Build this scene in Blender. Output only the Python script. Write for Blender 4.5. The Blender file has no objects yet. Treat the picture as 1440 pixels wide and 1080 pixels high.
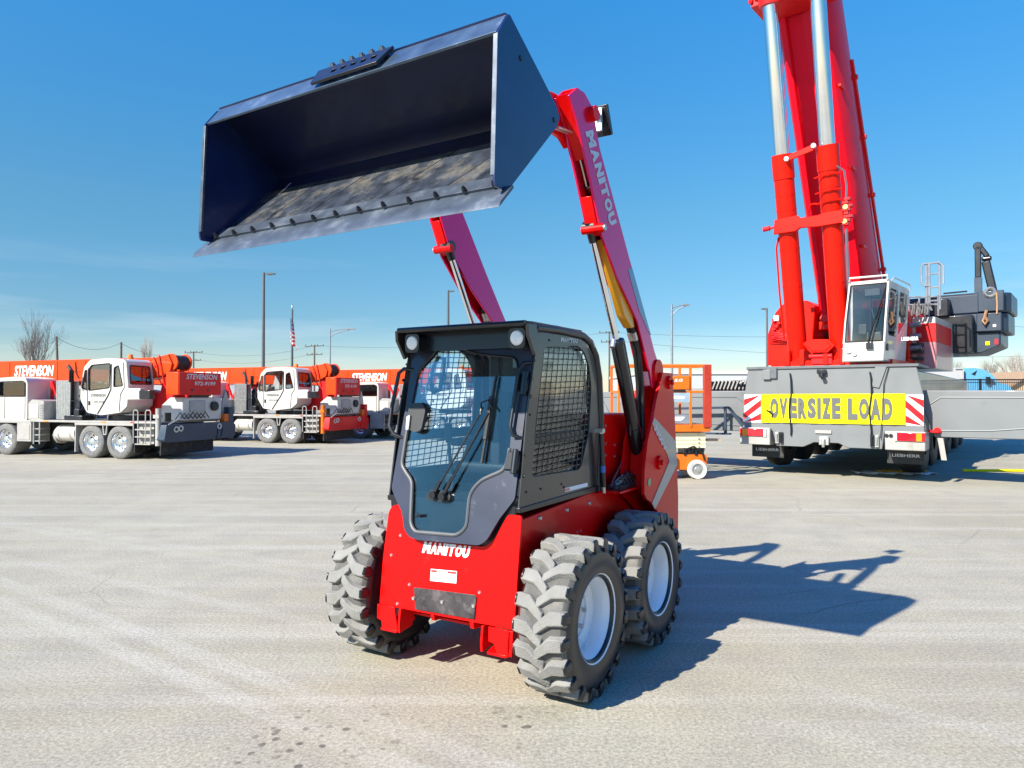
import bpy, bmesh, math, random
from mathutils import Vector as V, Matrix
from mathutils.geometry import tessellate_polygon
random.seed(7)
C = bpy.context.scene.collection
SC = bpy.context.scene
R = math.radians
# ------------------------------------------------------------------ camera, world, sun, exposure
cam = bpy.data.cameras.new('camera'); cam.sensor_width = 36; cam.sensor_fit = 'HORIZONTAL'; cam.lens = 25.0
cam.clip_start = .05; cam.clip_end = 4000
camo = bpy.data.objects.new('camera', cam); C.objects.link(camo)
camo.location = (0, 0, 1.8); camo.rotation_euler = (R(90 + .859), 0, 0)
SC.camera = camo
SUN_EL = 36.5; TO_SUN = V((-1.018, -.888, 1.0)).normalized()
w = bpy.data.worlds.new('World'); SC.world = w; w.use_nodes = True
nt = w.node_tree; N = nt.nodes; L = nt.links
bg = N['Background']; bg.inputs[1].default_value = .085
sky = N.new('ShaderNodeTexSky'); sky.sky_type = 'NISHITA'; sky.sun_disc = False
sky.sun_elevation = R(SUN_EL); sky.sun_rotation = R(229); sky.altitude = 200; sky.air_density = 1.0
sky.dust_density = .25; sky.ozone_density = 3.0
hs = N.new('ShaderNodeHueSaturation'); hs.inputs['Saturation'].default_value = 1.18; hs.inputs['Value'].default_value = 1.0
L.new(sky.outputs[0], hs.inputs['Color'])
tcs = N.new('ShaderNodeTexCoord'); sxs = N.new('ShaderNodeSeparateXYZ'); L.new(tcs.outputs['Generated'], sxs.inputs[0])
els = N.new('ShaderNodeValToRGB'); L.new(sxs.outputs['Z'], els.inputs[0])
CR = els.color_ramp; CR.elements[0].position = 0; CR.elements[0].color = (.80, .72, .74, 1); CR.elements[1].position = .50; CR.elements[1].color = (.47, 1.22, 1.36, 1)
for ps, cl in ((.10, (.48, .61, .66, 1)), (.24, (.57, .84, .80, 1)), (.66, (.20, 1.15, 2.0, 1))): CR.elements.new(ps).color = cl
tint = N.new('ShaderNodeMixRGB'); tint.blend_type = 'MULTIPLY'; tint.inputs[0].default_value = 1
L.new(hs.outputs[0], tint.inputs[1]); L.new(els.outputs[0], tint.inputs[2])
# thin cirrus low over the horizon
tc = N.new('ShaderNodeTexCoord'); mp = N.new('ShaderNodeMapping'); mp.inputs['Scale'].default_value = (1.6, 1.6, 16)
mp.inputs['Rotation'].default_value = (R(4), R(-9), 0)
nz = N.new('ShaderNodeTexNoise'); nz.inputs['Scale'].default_value = 1.7; nz.inputs['Detail'].default_value = 7; nz.inputs['Roughness'].default_value = .55
L.new(tc.outputs['Generated'], mp.inputs[0]); L.new(mp.outputs[0], nz.inputs['Vector'])
rp = N.new('ShaderNodeMapRange'); rp.inputs[1].default_value = .50; rp.inputs[2].default_value = .78; L.new(nz.outputs[0], rp.inputs[0])
sx = N.new('ShaderNodeSeparateXYZ'); L.new(tc.outputs['Generated'], sx.inputs[0])
el = N.new('ShaderNodeMapRange'); el.inputs[1].default_value = .20; el.inputs[2].default_value = .05; L.new(sx.outputs['Z'], el.inputs[0])
ml = N.new('ShaderNodeMath'); ml.operation = 'MULTIPLY'; L.new(rp.outputs[0], ml.inputs[0]); L.new(el.outputs[0], ml.inputs[1])
m2 = N.new('ShaderNodeMath'); m2.operation = 'MULTIPLY'; m2.inputs[1].default_value = .42; L.new(ml.outputs[0], m2.inputs[0])
mx = N.new('ShaderNodeMixRGB'); mx.inputs[2].default_value = (5.6, 6.0, 6.3, 1)
L.new(m2.outputs[0], mx.inputs[0]); L.new(tint.outputs[0], mx.inputs[1]); L.new(mx.outputs[0], bg.inputs[0])
sl = bpy.data.lights.new('sun', 'SUN'); sl.energy = 4.9; sl.angle = R(.53); sl.color = (1, .925, .80)
so = bpy.data.objects.new('sun', sl); C.objects.link(so); so.rotation_euler = TO_SUN.to_track_quat('Z', 'Y').to_euler(); so.location = (-20, -15, 30)
SC.view_settings.view_transform = 'Standard'; SC.view_settings.look = 'None'; SC.view_settings.gamma = 1
SC.view_settings.exposure = 1.08
SC.cycles.max_bounces = 7; SC.cycles.transparent_max_bounces = 12

# ------------------------------------------------------------------ materials
MATS = {}
def pbr(name, col, rough=.5, metal=0., coat=0., var=.12, vs=6., bump=0., bs=60., spec=.5, dirt=None, ds=3., dlo=.5, dhi=.75, emis=None, cior=1.5, ior=1.5, stint=None):
    if name in MATS: return MATS[name]
    m = bpy.data.materials.new(name); m.use_nodes = True; t = m.node_tree; n = t.nodes; l = t.links
    p = n['Principled BSDF']; p.inputs['Metallic'].default_value = metal; p.inputs['Coat Weight'].default_value = coat
    p.inputs['Coat Roughness'].default_value = .06; p.inputs['Coat IOR'].default_value = cior; p.inputs['IOR'].default_value = ior
    if stint: p.inputs['Specular Tint'].default_value = tuple(stint) + (1,)
    p.inputs['Specular IOR Level'].default_value = spec
    co = n.new('ShaderNodeTexCoord')
    a = n.new('ShaderNodeTexNoise'); a.inputs['Scale'].default_value = vs; a.inputs['Detail'].default_value = 6; l.new(co.outputs['Object'], a.inputs['Vector'])
    r = n.new('ShaderNodeMapRange'); r.inputs[1].default_value = .3; r.inputs[2].default_value = .7; l.new(a.outputs[0], r.inputs[0])
    x = n.new('ShaderNodeMixRGB'); l.new(r.outputs[0], x.inputs[0])
    x.inputs[1].default_value = tuple(c * (1 - var) for c in col) + (1,); x.inputs[2].default_value = tuple(min(1, c * (1 + var)) for c in col) + (1,)
    out = x.outputs[0]
    rr = n.new('ShaderNodeMapRange'); rr.inputs[3].default_value = max(.02, rough * .8); rr.inputs[4].default_value = min(1, rough * 1.25); l.new(a.outputs[0], rr.inputs[0]); l.new(rr.outputs[0], p.inputs['Roughness'])
    if dirt:
        b = n.new('ShaderNodeTexNoise'); b.inputs['Scale'].default_value = ds; b.inputs['Detail'].default_value = 9; b.inputs['Roughness'].default_value = .68; l.new(co.outputs['Object'], b.inputs['Vector'])
        q = n.new('ShaderNodeMapRange'); q.inputs[1].default_value = dlo; q.inputs[2].default_value = dhi; l.new(b.outputs[0], q.inputs[0])
        y = n.new('ShaderNodeMixRGB'); l.new(q.outputs[0], y.inputs[0]); l.new(out, y.inputs[1]); y.inputs[2].default_value = tuple(dirt) + (1,); out = y.outputs[0]
    l.new(out, p.inputs['Base Color'])
    if bump:
        c = n.new('ShaderNodeTexNoise'); c.inputs['Scale'].default_value = bs; c.inputs['Detail'].default_value = 4; l.new(co.outputs['Object'], c.inputs['Vector'])
        d = n.new('ShaderNodeBump'); d.inputs['Strength'].default_value = bump; d.inputs['Distance'].default_value = .01; l.new(c.outputs[0], d.inputs['Height']); l.new(d.outputs[0], p.inputs['Normal'])
    if emis: p.inputs['Emission Color'].default_value = tuple(emis) + (1,); p.inputs['Emission Strength'].default_value = 1
    MATS[name] = m; return m
def glassm(name, tint, refl=.12, rough=.02, top=.9):
    if name in MATS: return MATS[name]
    m = bpy.data.materials.new(name); m.use_nodes = True; t = m.node_tree; n = t.nodes; l = t.links
    n.remove(n['Principled BSDF']); o = n['Material Output']
    tr = n.new('ShaderNodeBsdfTransparent'); tr.inputs[0].default_value = tuple(tint) + (1,)
    gl = n.new('ShaderNodeBsdfGlossy'); gl.inputs['Roughness'].default_value = rough
    lw = n.new('ShaderNodeLayerWeight'); lw.inputs[0].default_value = .35
    r = n.new('ShaderNodeMapRange'); r.inputs[3].default_value = refl; r.inputs[4].default_value = top; l.new(lw.outputs['Fresnel'], r.inputs[0])
    x = n.new('ShaderNodeMixShader'); l.new(r.outputs[0], x.inputs[0]); l.new(tr.outputs[0], x.inputs[1]); l.new(gl.outputs[0], x.inputs[2]); l.new(x.outputs[0], o.inputs[0])
    MATS[name] = m; return m
RED = pbr('loader red paint', (.66, .002, .002), .36, coat=.15, var=.08, vs=2.5, spec=.15, dirt=(.34, .06, .045), ds=5, dlo=.63, dhi=.92, bump=.04, bs=3)
REDA = pbr('loader arm red with painted sky sheen', (.62, .003, .018), .18, var=.05, vs=2.5, ior=2.25, stint=(.9, .20, 1))  # same red as the body; magenta specular tint paints in the sky reflection
REDC = pbr('crane red paint', (.66, .009, .002), .38, coat=.15, var=.08, vs=1.5, spec=.15)
REDB = pbr('crane boom red with painted sky sheen', (.64, .003, .008), .30, var=.08, vs=1.5, ior=1.6, stint=(1, .2, .55), dirt=(.40, .012, .010), ds=2, dlo=.55, dhi=.9)  # pink specular tint colours in the sky sheen along the boom
ORANGE = pbr('crane orange paint', (.60, .048, .002), .42, coat=.15, spec=.25, var=.08, vs=2)
CWRED = pbr('counterweight red paint', (.62, .010, .012), .5, coat=.1, spec=.25, var=.1, vs=2)
WHITE = pbr('white paint', (.52, .50, .46), .35, coat=.5, var=.05, vs=2, dirt=(.5, .47, .42), dlo=.62, dhi=.95)
PALE = pbr('pale grey paint', (.33, .32, .30), .42, coat=.2, var=.10, vs=3, dirt=(.22, .20, .17), ds=4, dlo=.56, dhi=.8)
GREY = pbr('carrier grey paint', (.155, .165, .17), .42, coat=.3, var=.06, vs=1.5, dirt=(.115, .115, .11), ds=2.5, dlo=.58, dhi=.85)
CREAM = pbr('cream paint', (.74, .68, .45), .45, coat=.2, var=.06, vs=3)
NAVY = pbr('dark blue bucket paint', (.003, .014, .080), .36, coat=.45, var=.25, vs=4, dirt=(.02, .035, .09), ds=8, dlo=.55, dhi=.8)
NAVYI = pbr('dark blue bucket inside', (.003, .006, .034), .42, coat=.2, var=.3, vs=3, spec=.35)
FLOORM = pbr('dusty bucket floor', (.04, .05, .07), .32, metal=.3, var=.5, vs=14, bump=.3, bs=60, dirt=(.27, .245, .20), ds=6.5, dlo=.49, dhi=.78)
EDGE = pbr('worn steel edge', (.075, .095, .125), .38, metal=.35, var=.3, vs=9, dirt=(.20, .22, .24), ds=9, dlo=.54, dhi=.80)
BLACK = pbr('satin black paint', (.006, .007, .011), .36, coat=.25, var=.3, vs=5)
DARKG = pbr('dark door paint', (.010, .015, .038), .42, coat=.25, var=.18, vs=5, dirt=(.20, .20, .21), ds=9, dlo=.60, dhi=.9)
BARE = pbr('grey cab panel', (.050, .047, .046), .28, metal=.4, coat=.4, var=.12, vs=3)
RUBBER = pbr('rubber', (.018, .018, .020), .62, var=.25, vs=8, dirt=(.10, .095, .085), ds=6, dlo=.52, dhi=.85)
SIDEW = pbr('tyre sidewall', (.010, .011, .014), .34, var=.25, vs=8, spec=.6, dirt=(.05, .048, .043), ds=9, dlo=.58, dhi=.85)
TREAD = pbr('dusty tyre tread', (.205, .203, .190), .9, var=.15, vs=14, bump=.5, bs=110, dirt=(.12, .118, .108), ds=7, dlo=.52, dhi=.82)
TYREG = pbr('grey truck tyre', (.15, .15, .145), .8, var=.15, vs=8, dirt=(.06, .06, .06), ds=5)
RIM = pbr('white steel rim', (.74, .77, .81), .30, coat=.6, var=.04, vs=3, dirt=(.34, .32, .29), ds=10, dlo=.60, dhi=.85)
ALU = pbr('polished aluminium', (.78, .78, .78), .22, metal=.9, var=.08, vs=6)
CHROME = pbr('chrome', (.85, .87, .9), .07, metal=1, var=.03)
CHROMEB = pbr('large chrome rod', (.82, .85, .88), .12, metal=1, var=.05, vs=2)
STEEL = pbr('zinc steel', (.55, .55, .53), .35, metal=.8, var=.15, vs=20)
YEL = pbr('yellow lock paint', (.72, .33, .015), .4, coat=.4, var=.08)
YELB = pbr('yellow banner vinyl', (.86, .77, .003), .55, var=.06, vs=2, spec=.15, dirt=(.62, .55, .04), ds=4, dlo=.58, dhi=.9, bump=.25, bs=5)
BLETT = pbr('dark grey lettering', (.09, .095, .09), .6)
WLETT = pbr('white lettering', (.82, .82, .82), .5, var=.02)
SILV = pbr('silver lettering', (.50, .52, .56), .35, metal=.2, var=.02)
STRIPE = pbr('grey decal stripe', (.33, .31, .29), .4, var=.05, coat=.4)
BLUE_ST = pbr('blue grey stripe', (.10, .22, .36), .35, coat=.5)
LAMP = pbr('work lamp glass', (.80, .82, .86), .12, var=.1, vs=40, coat=1)
REDL = pbr('red lens', (.55, .008, .02), .15, coat=1)
AMB = pbr('amber lens', (.75, .24, .01), .15, coat=1)
BLUEBOX = pbr('slate blue outrigger paint', (.014, .032, .062), .45, coat=.15, var=.2, vs=3, dirt=(.05, .065, .085), dlo=.55, dhi=.85)
SLATE = pbr('counterweight dark grey', (.016, .030, .055), .45, coat=.2, var=.15, vs=2, dirt=(.04, .055, .08), ds=2, dlo=.55, dhi=.85)
SEAT = pbr('black seat vinyl', (.012, .012, .014), .55, var=.2)
GLASS = glassm('blue tinted cab glass', (.84, .94, .98), .055, top=.6)
SGL = glassm('side window glass', (.95, .97, .98), .03)
WIN = glassm('truck window glass', (.88, .93, .96), .08)
WINB = glassm('crane cab glass', (.93, .96, .96), .09)
PLAST = pbr('black plastic', (.02, .02, .022), .45, var=.2)
WOODP = pbr('weathered wood pole', (.10, .085, .07), .9, var=.25, vs=3)
POLE = pbr('grey painted pole', (.085, .09, .095), .5, var=.1)
POLEL = pbr('galvanised pole', (.24, .26, .28), .45, metal=.4, var=.1)
HOSE = pbr('black hose', (.010, .010, .011), .5)
BARK = pbr('bare twig bark', (.23, .19, .165), .9, var=.25, vs=5)
BLUEP = pbr('light blue truck paint', (.10, .34, .55), .35, coat=.7)
TAN = pbr('tan siding', (.52, .34, .18), .8, var=.1)
SIGNG = pbr('grey blue placard', (.28, .38, .46), .5)
LIFTO = pbr('lift orange paint', (.66, .135, .008), .45, coat=.1, spec=.3, var=.08)
GROOVE = pbr('groove rubber with painted shade', (.085, .083, .078), .9, var=.25, vs=10, dirt=(.20, .195, .18), ds=6, dlo=.5, dhi=.8)  # base darkened to paint in the shadow between lugs, dusty patches on top
MESHG = pbr('galvanised guard wire', (.30, .31, .33), .35, metal=.6, var=.1)

# ------------------------------------------------------------------ mesh builder
class MB:
    def __init__(s, flip=False, xf=None): s.v = []; s.f = []; s.m = []; s.s = []; s.flip = flip; s.xf = xf
    def add(s, vs, fs, mat=0, smooth=False):
        b = len(s.v)
        for p in vs:
            p = V(p)
            if s.xf: p = s.xf @ p
            if s.flip: p = V((p.x, -p.y, p.z))
            s.v.append(p)
        for f in fs: s.f.append(tuple(b + i for i in f)); s.m.append(mat); s.s.append(smooth)
        return s
    def box(s, x0, x1, y0, y1, z0, z1, mat=0):
        vs = [(x, y, z) for x in (x0, x1) for y in (y0, y1) for z in (z0, z1)]
        return s.add(vs, [(0, 1, 3, 2), (4, 6, 7, 5), (0, 4, 5, 1), (2, 3, 7, 6), (0, 2, 6, 4), (1, 5, 7, 3)], mat)
    def beam(s, p0, p1, wd, ht, up=(0, 0, 1), mat=0):
        p0 = V(p0); p1 = V(p1); d = (p1 - p0).normalized(); a = d.cross(V(up))
        if a.length < 1e-4: a = d.cross(V((1, 0, 0)))
        a.normalize(); b = a.cross(d); vs = []
        for p in (p0, p1):
            for i, j in ((-1, -1), (1, -1), (1, 1), (-1, 1)): vs.append(p + a * (i * wd / 2) + b * (j * ht / 2))
        return s.add(vs, [(3, 2, 1, 0), (4, 5, 6, 7), (0, 1, 5, 4), (1, 2, 6, 5), (2, 3, 7, 6), (3, 0, 4, 7)], mat)
    def plate(s, outer, fn, t, holes=(), mat=0):
        """polygon (with holes) mapped by fn(a,b,h) and extruded from h=0 to h=t"""
        loops = [list(outer)] + [list(h) for h in holes]
        tri = tessellate_polygon([[V((a, b, 0)) for a, b in lp] for lp in loops])
        flat = [p for lp in loops for p in lp]; n = len(flat)
        vs = [fn(a, b, 0) for a, b in flat] + [fn(a, b, t) for a, b in flat]
        fs = [tuple(x) for x in tri] + [tuple(n + i for i in reversed(x)) for x in tri]
        k = 0
        for lp in loops:
            q = len(lp)
            for i in range(q): j = (i + 1) % q; fs.append((k + i, k + j, n + k + j, n + k + i))
            k += q
        return s.add(vs, fs, mat)
    def prism(s, poly, ax, a0, a1, mat=0, holes=()):
        fn = {'x': lambda a, b, h: (a0 + h, a, b), 'y': lambda a, b, h: (a, a0 + h, b), 'z': lambda a, b, h: (a, b, a0 + h)}[ax]
        return s.plate(poly, fn, a1 - a0, holes, mat)
    def cyl(s, p0, p1, r0, r1=None, n=16, mat=0, caps=True, smooth=True):
        p0 = V(p0); p1 = V(p1); r1 = r0 if r1 is None else r1; d = (p1 - p0).normalized()
        a = d.orthogonal().normalized(); b = d.cross(a); vs = []
        for p, r in ((p0, r0), (p1, r1)):
            for i in range(n): t = 2 * math.pi * i / n; vs.append(p + a * (r * math.cos(t)) + b * (r * math.sin(t)))
        s.add(vs, [(i, (i + 1) % n, n + (i + 1) % n, n + i) for i in range(n)], mat, smooth)
        if caps: s.add(vs, [tuple(reversed(range(n))), tuple(range(n, 2 * n))], mat)
        return s
    def tube(s, path, r, n=8, mat=0, closed=False):
        P = [V(p) for p in path]; q = len(P); T = []
        for i in range(q):
            if closed: d = (P[(i + 1) % q] - P[i]).normalized() + (P[i] - P[i - 1]).normalized()
            else: d = (P[min(i + 1, q - 1)] - P[max(i - 1, 0)])
            T.append(d.normalized())
        a = T[0].orthogonal().normalized(); vs = []
        for i in range(q):
            a = (a - T[i] * a.dot(T[i])); a = a.normalized() if a.length > 1e-5 else T[i].orthogonal().normalized()
            b = T[i].cross(a)
            for k in range(n): t = 2 * math.pi * k / n; vs.append(P[i] + a * (r * math.cos(t)) + b * (r * math.sin(t)))
        fs = []
        for i in range(q if closed else q - 1):
            j = (i + 1) % q
            for k in range(n): fs.append((i * n + k, i * n + (k + 1) % n, j * n + (k + 1) % n, j * n + k))
        s.add(vs, fs, mat, True)
        if not closed: s.add(vs, [tuple(reversed(range(n))), tuple(range((q - 1) * n, q * n))], mat)
        return s
    def lathe(s, prof, o, ax, n=40, mat=0, mats=None):
        """prof: (radius, height along ax)"""
        o = V(o); ax = V(ax).normalized(); a = ax.orthogonal().normalized(); b = ax.cross(a); vs = []
        for r, h in prof:
            for i in range(n): t = 2 * math.pi * i / n; vs.append(o + ax * h + a * (r * math.cos(t)) + b * (r * math.sin(t)))
        for j in range(len(prof) - 1):
            s.add([], [], 0)
            bb = len(s.v)
            s.add(vs[j * n:(j + 2) * n], [(i, (i + 1) % n, n + (i + 1) % n, n + i) for i in range(n)], mats[j] if mats else mat, True)
        return s
    def build(s, name, mats, parent=None, bevel=0., seg=2, weld=True):
        me = bpy.data.meshes.new(name); me.from_pydata(s.v, [], s.f); me.update()
        if not isinstance(mats, (list, tuple)): mats = [mats]
        for m in mats: me.materials.append(m)
        for i, p in enumerate(me.polygons): p.material_index = s.m[i]; p.use_smooth = s.s[i]
        bm = bmesh.new(); bm.from_mesh(me)
        if weld: bmesh.ops.remove_doubles(bm, verts=bm.verts, dist=1e-5)
        bmesh.ops.recalc_face_normals(bm, faces=bm.faces); bm.to_mesh(me); bm.free(); me.set_sharp_from_angle(angle=R(38))
        o = bpy.data.objects.new(name, me); C.objects.link(o)
        if parent: o.parent = parent
        if bevel:
            b = o.modifiers.new('b', 'BEVEL'); b.width = bevel; b.segments = seg; b.limit_method = 'ANGLE'; b.angle_limit = R(40)
        return o
def thing(name, label, cat, loc=(0, 0, 0), rz=0., group=None, scale=1.):
    o = bpy.data.objects.new(name, None); C.objects.link(o); o.location = loc; o.rotation_euler = (0, 0, rz); o.scale = (scale,) * 3
    o.empty_display_size = .2; return tag(o, label, cat, group)
def tag(o, label, cat, group=None):
    o['label'] = label; o['category'] = cat
    if group: o['group'] = group
    return o
def struct(o, kind='structure'): o['kind'] = kind; return o
def dup(o, parent, loc=None):
    c = o.copy(); C.objects.link(c); c.parent = parent
    if loc is not None: c.location = loc
    return c
def each(name, mat, parent, pts, r, n=8, off=.008, axis=(1, 0, 0), r1=None):
    """one small bolt head per point, all sharing one mesh"""
    a = V(axis).normalized(); o = MB().cyl((0, 0, 0), a * off, r, r if r1 is None else r1, n).build(name, mat, parent); o.location = pts[0]
    for p in pts[1:]: dup(o, parent, p)
def arc(cx, cy, r, a0, a1, n): return [(cx + r * math.cos(R(a0 + (a1 - a0) * i / n)), cy + r * math.sin(R(a0 + (a1 - a0) * i / n))) for i in range(n + 1)]
def rounded(pts, r, n=4):
    out = []; q = len(pts)
    for i in range(q):
        p = V(pts[i] + (0,)); a = V(pts[i - 1] + (0,)); b = V(pts[(i + 1) % q] + (0,))
        u = (a - p); v = (b - p); k = min(r, u.length * .45, v.length * .45); u.normalize(); v.normalize()
        s0 = p + u * k; s1 = p + v * k
        for j in range(n + 1):
            t = j / n; x = s0 * (1 - t) ** 2 + p * 2 * t * (1 - t) + s1 * t * t; out.append((x.x, x.y))
    return out
_tc = {}
def text_data(s, shear, bold):
    k = (s, shear, bold)
    if k in _tc: return _tc[k]
    cu = bpy.data.curves.new('t', 'FONT'); cu.body = s; cu.shear = shear; cu.offset = bold; cu.resolution_u = 3; cu.fill_mode = 'FRONT'
    to = bpy.data.objects.new('t', cu); C.objects.link(to); bpy.context.view_layer.update()
    me = bpy.data.meshes.new_from_object(to.evaluated_get(bpy.context.evaluated_depsgraph_get()))
    vs = [(v.co.x, v.co.y) for v in me.vertices]; fs = [tuple(p.vertices) for p in me.polygons]
    bpy.data.objects.remove(to); bpy.data.curves.remove(cu); bpy.data.meshes.remove(me)
    x0 = min(v[0] for v in vs); x1 = max(v[0] for v in vs); y0 = min(v[1] for v in vs); y1 = max(v[1] for v in vs)
    vs = [((x - x0) / (x1 - x0), (y - y0) / (y1 - y0)) for x, y in vs]
    _tc[k] = (vs, fs); return _tc[k]
def lettering(s, mat, parent, o, right, up, wd, ht, shear=0., bold=.02, name='lettering', flip=False, xf=None):
    """flat lettering of exact width and height with its lower-left corner at o"""
    vs, fs = text_data(s, shear, bold); o = V(o); right = V(right).normalized(); up = V(up).normalized()
    return MB(flip, xf).add([o + right * (x * wd) + up * (y * ht) for x, y in vs], fs).build(name, mat, parent, weld=False)

def block_letters(s, mat, parent, o, right, up, wd, ht, gap=.16, shear=0., bold=.05, narrow=None, name='lettering', flip=False):
    """condensed lettering: every letter is fitted to its own box"""
    o = V(o); right = V(right).normalized(); up = V(up).normalized(); ws = [.42 if c == 'I' else (.6 if c == '1' else (1.18 if c == 'M' else 1.)) for c in s]
    u = wd / (sum(ws) + gap * (len(s) - 1)); x = 0; g = MB(flip)
    for c, w_ in zip(s, ws):
        vs, fs = text_data(c, 0, bold)
        g.add([o + right * (x + p * w_ * u + shear * q * ht) + up * (q * ht) for p, q in vs], fs); x += (w_ + gap) * u
    return g.build(name, mat, parent, weld=False)

# ------------------------------------------------------------------ ground
def ground():
    m = bpy.data.materials.new('worn asphalt'); m.use_nodes = True; t = m.node_tree; n = t.nodes; l = t.links; p = n['Principled BSDF']
    co = n.new('ShaderNodeTexCoord').outputs['Object']
    def noise(sc, det=4, rough=.5, vec=co):
        a = n.new('ShaderNodeTexNoise'); a.inputs['Scale'].default_value = sc; a.inputs['Detail'].default_value = det; a.inputs['Roughness'].default_value = rough; l.new(vec, a.inputs['Vector']); return a.outputs[0]
    def rng(x, a, b, c=0, d=1):
        r = n.new('ShaderNodeMapRange'); r.inputs[1].default_value = a; r.inputs[2].default_value = b; r.inputs[3].default_value = c; r.inputs[4].default_value = d; l.new(x, r.inputs[0]); return r.outputs[0]
    def math_(op, a, b=None):
        k = n.new('ShaderNodeMath'); k.operation = op
        for i, x in enumerate((a, b)):
            if x is None: continue
            if isinstance(x, (int, float)): k.inputs[i].default_value = x
            else: l.new(x, k.inputs[i])
        return k.outputs[0]
    def mix(f, a, b, mode='MIX'):
        k = n.new('ShaderNodeMixRGB'); k.blend_type = mode
        for i, x in ((0, f), (1, a), (2, b)):
            if isinstance(x, (int, float)): k.inputs[i].default_value = x
            elif isinstance(x, tuple): k.inputs[i].default_value = x + (1,)
            else: l.new(x, k.inputs[i])
        return k.outputs[0]
    base = mix(rng(noise(.35, 5, .6), .35, .68), (.296, .274, .205), (.356, .336, .260))
    base = mix(rng(noise(1.9, 6, .65), .44, .70, 0, .6), base, (.255, .238, .205))
    mpg = n.new('ShaderNodeMapping'); mpg.inputs['Rotation'].default_value = (0, 0, R(-28)); mpg.inputs['Scale'].default_value = (.09, 2.6, 1); l.new(co, mpg.inputs[0])
    streak = noise(1.0, 6, .62, mpg.outputs[0])
    base = mix(rng(streak, .48, .66, 0, .6), base, (.40, .38, .32))
    mpf = n.new('ShaderNodeMapping'); mpf.inputs['Rotation'].default_value = (0, 0, R(10)); mpf.inputs['Scale'].default_value = (.05, .55, 1); l.new(co, mpf.inputs[0])
    base = mix(rng(noise(1.0, 6, .62, mpf.outputs[0]), .52, .75, 0, .5), base, (.225, .215, .195))
    # tyre tracks: y = a + b x + c x^2 , half width h
    sp = n.new('ShaderNodeSeparateXYZ'); l.new(co, sp.inputs[0]); X = sp.outputs['X']; Y = sp.outputs['Y']
    def track(a, b, c, h, x0, x1):
        q = math_('ADD', math_('MULTIPLY', math_('ADD', math_('MULTIPLY', X, c), b), X), a)
        d = math_('ABSOLUTE', math_('SUBTRACT', Y, q))
        e = rng(d, h * 1.08, h * .55)
        return math_('MULTIPLY', e, math_('MULTIPLY', rng(X, x1, x1 - 1.5), rng(X, x0, x0 + 1.5)))
    brk = math_('MULTIPLY', rng(noise(5, 5, .7), .30, .62, .35, 1), rng(noise(.55, 3), .36, .60, .35, 1))
    tr = None
    for k in TRACKS:
        e = track(*k[:6]); e = math_('MULTIPLY', e, k[6]); tr = e if tr is None else math_('MAXIMUM', tr, e)
    base = mix(math_('MULTIPLY', math_('MULTIPLY', tr, brk), .62), base, (.415, .40, .345))
    # dark damp spots
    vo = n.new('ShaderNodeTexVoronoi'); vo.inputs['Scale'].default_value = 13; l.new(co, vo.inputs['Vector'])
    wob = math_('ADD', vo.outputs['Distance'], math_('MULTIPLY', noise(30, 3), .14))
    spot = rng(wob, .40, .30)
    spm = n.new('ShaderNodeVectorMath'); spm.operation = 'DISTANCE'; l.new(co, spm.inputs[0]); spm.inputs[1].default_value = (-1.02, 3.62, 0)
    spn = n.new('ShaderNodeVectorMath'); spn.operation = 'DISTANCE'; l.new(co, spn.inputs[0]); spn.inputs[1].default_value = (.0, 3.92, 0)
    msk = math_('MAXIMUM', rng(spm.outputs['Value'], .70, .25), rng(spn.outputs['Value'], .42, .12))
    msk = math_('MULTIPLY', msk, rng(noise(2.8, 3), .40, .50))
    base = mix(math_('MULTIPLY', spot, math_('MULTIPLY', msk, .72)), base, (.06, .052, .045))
    base = mix(math_('MULTIPLY', rng(noise(.9, 5, .7), .66, .75), .45), base, (.17, .155, .135))
    # fine cracks
    vc = n.new('ShaderNodeTexVoronoi'); vc.feature = 'DISTANCE_TO_EDGE'; vc.inputs['Scale'].default_value = .42
    wv = n.new('ShaderNodeMixRGB'); wv.inputs[0].default_value = .12; l.new(co, wv.inputs[1]); nn = n.new('ShaderNodeTexNoise'); nn.inputs['Scale'].default_value = 2.2; nn.inputs['Detail'].default_value = 6; l.new(co, nn.inputs['Vector']); wv.blend_type = 'ADD'; l.new(nn.outputs['Color'], wv.inputs[2]); l.new(wv.outputs[0], vc.inputs['Vector'])
    base = mix(math_('MULTIPLY', rng(vc.outputs['Distance'], .0055, .0015), math_('MULTIPLY', rng(noise(.5, 3), .50, .62), .38)), base, (.13, .115, .09))
    # aggregate
    v2 = n.new('ShaderNodeTexVoronoi'); v2.inputs['Scale'].default_value = 130; l.new(co, v2.inputs['Vector'])
    base = mix(rng(noise(1.2, 4), .3, .7, .18, .42), base, mix(1, base, mix(v2.outputs['Distance'], (.50, .49, .46), (1.5, 1.5, 1.5)), 'MULTIPLY'))
    sp2 = rng(noise(48, 5, .8), .36, .66, .64, 1.38)
    base = mix(1, base, sp2, 'MULTIPLY')
    peb = n.new('ShaderNodeTexVoronoi'); peb.inputs['Scale'].default_value = 22; l.new(co, peb.inputs['Vector'])
    base = mix(math_('MULTIPLY', rng(peb.outputs['Distance'], .11, .06), math_('MULTIPLY', rng(noise(3.1, 3), .50, .60), .55)), base, (.12, .11, .095))
    l.new(base, p.inputs['Base Color']); p.inputs['Roughness'].default_value = .92; p.inputs['Specular IOR Level'].default_value = .25
    bp = n.new('ShaderNodeBump'); bp.inputs['Strength'].default_value = .35; bp.inputs['Distance'].default_value = .006; l.new(noise(95, 4, .7), bp.inputs['Height']); l.new(bp.outputs[0], p.inputs['Normal'])
    g = MB(); xs = [-900, -60, -20, -8, 8, 20, 60, 900]; ys = [-300, -20, 0, 10, 30, 80, 300, 1500]
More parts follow.
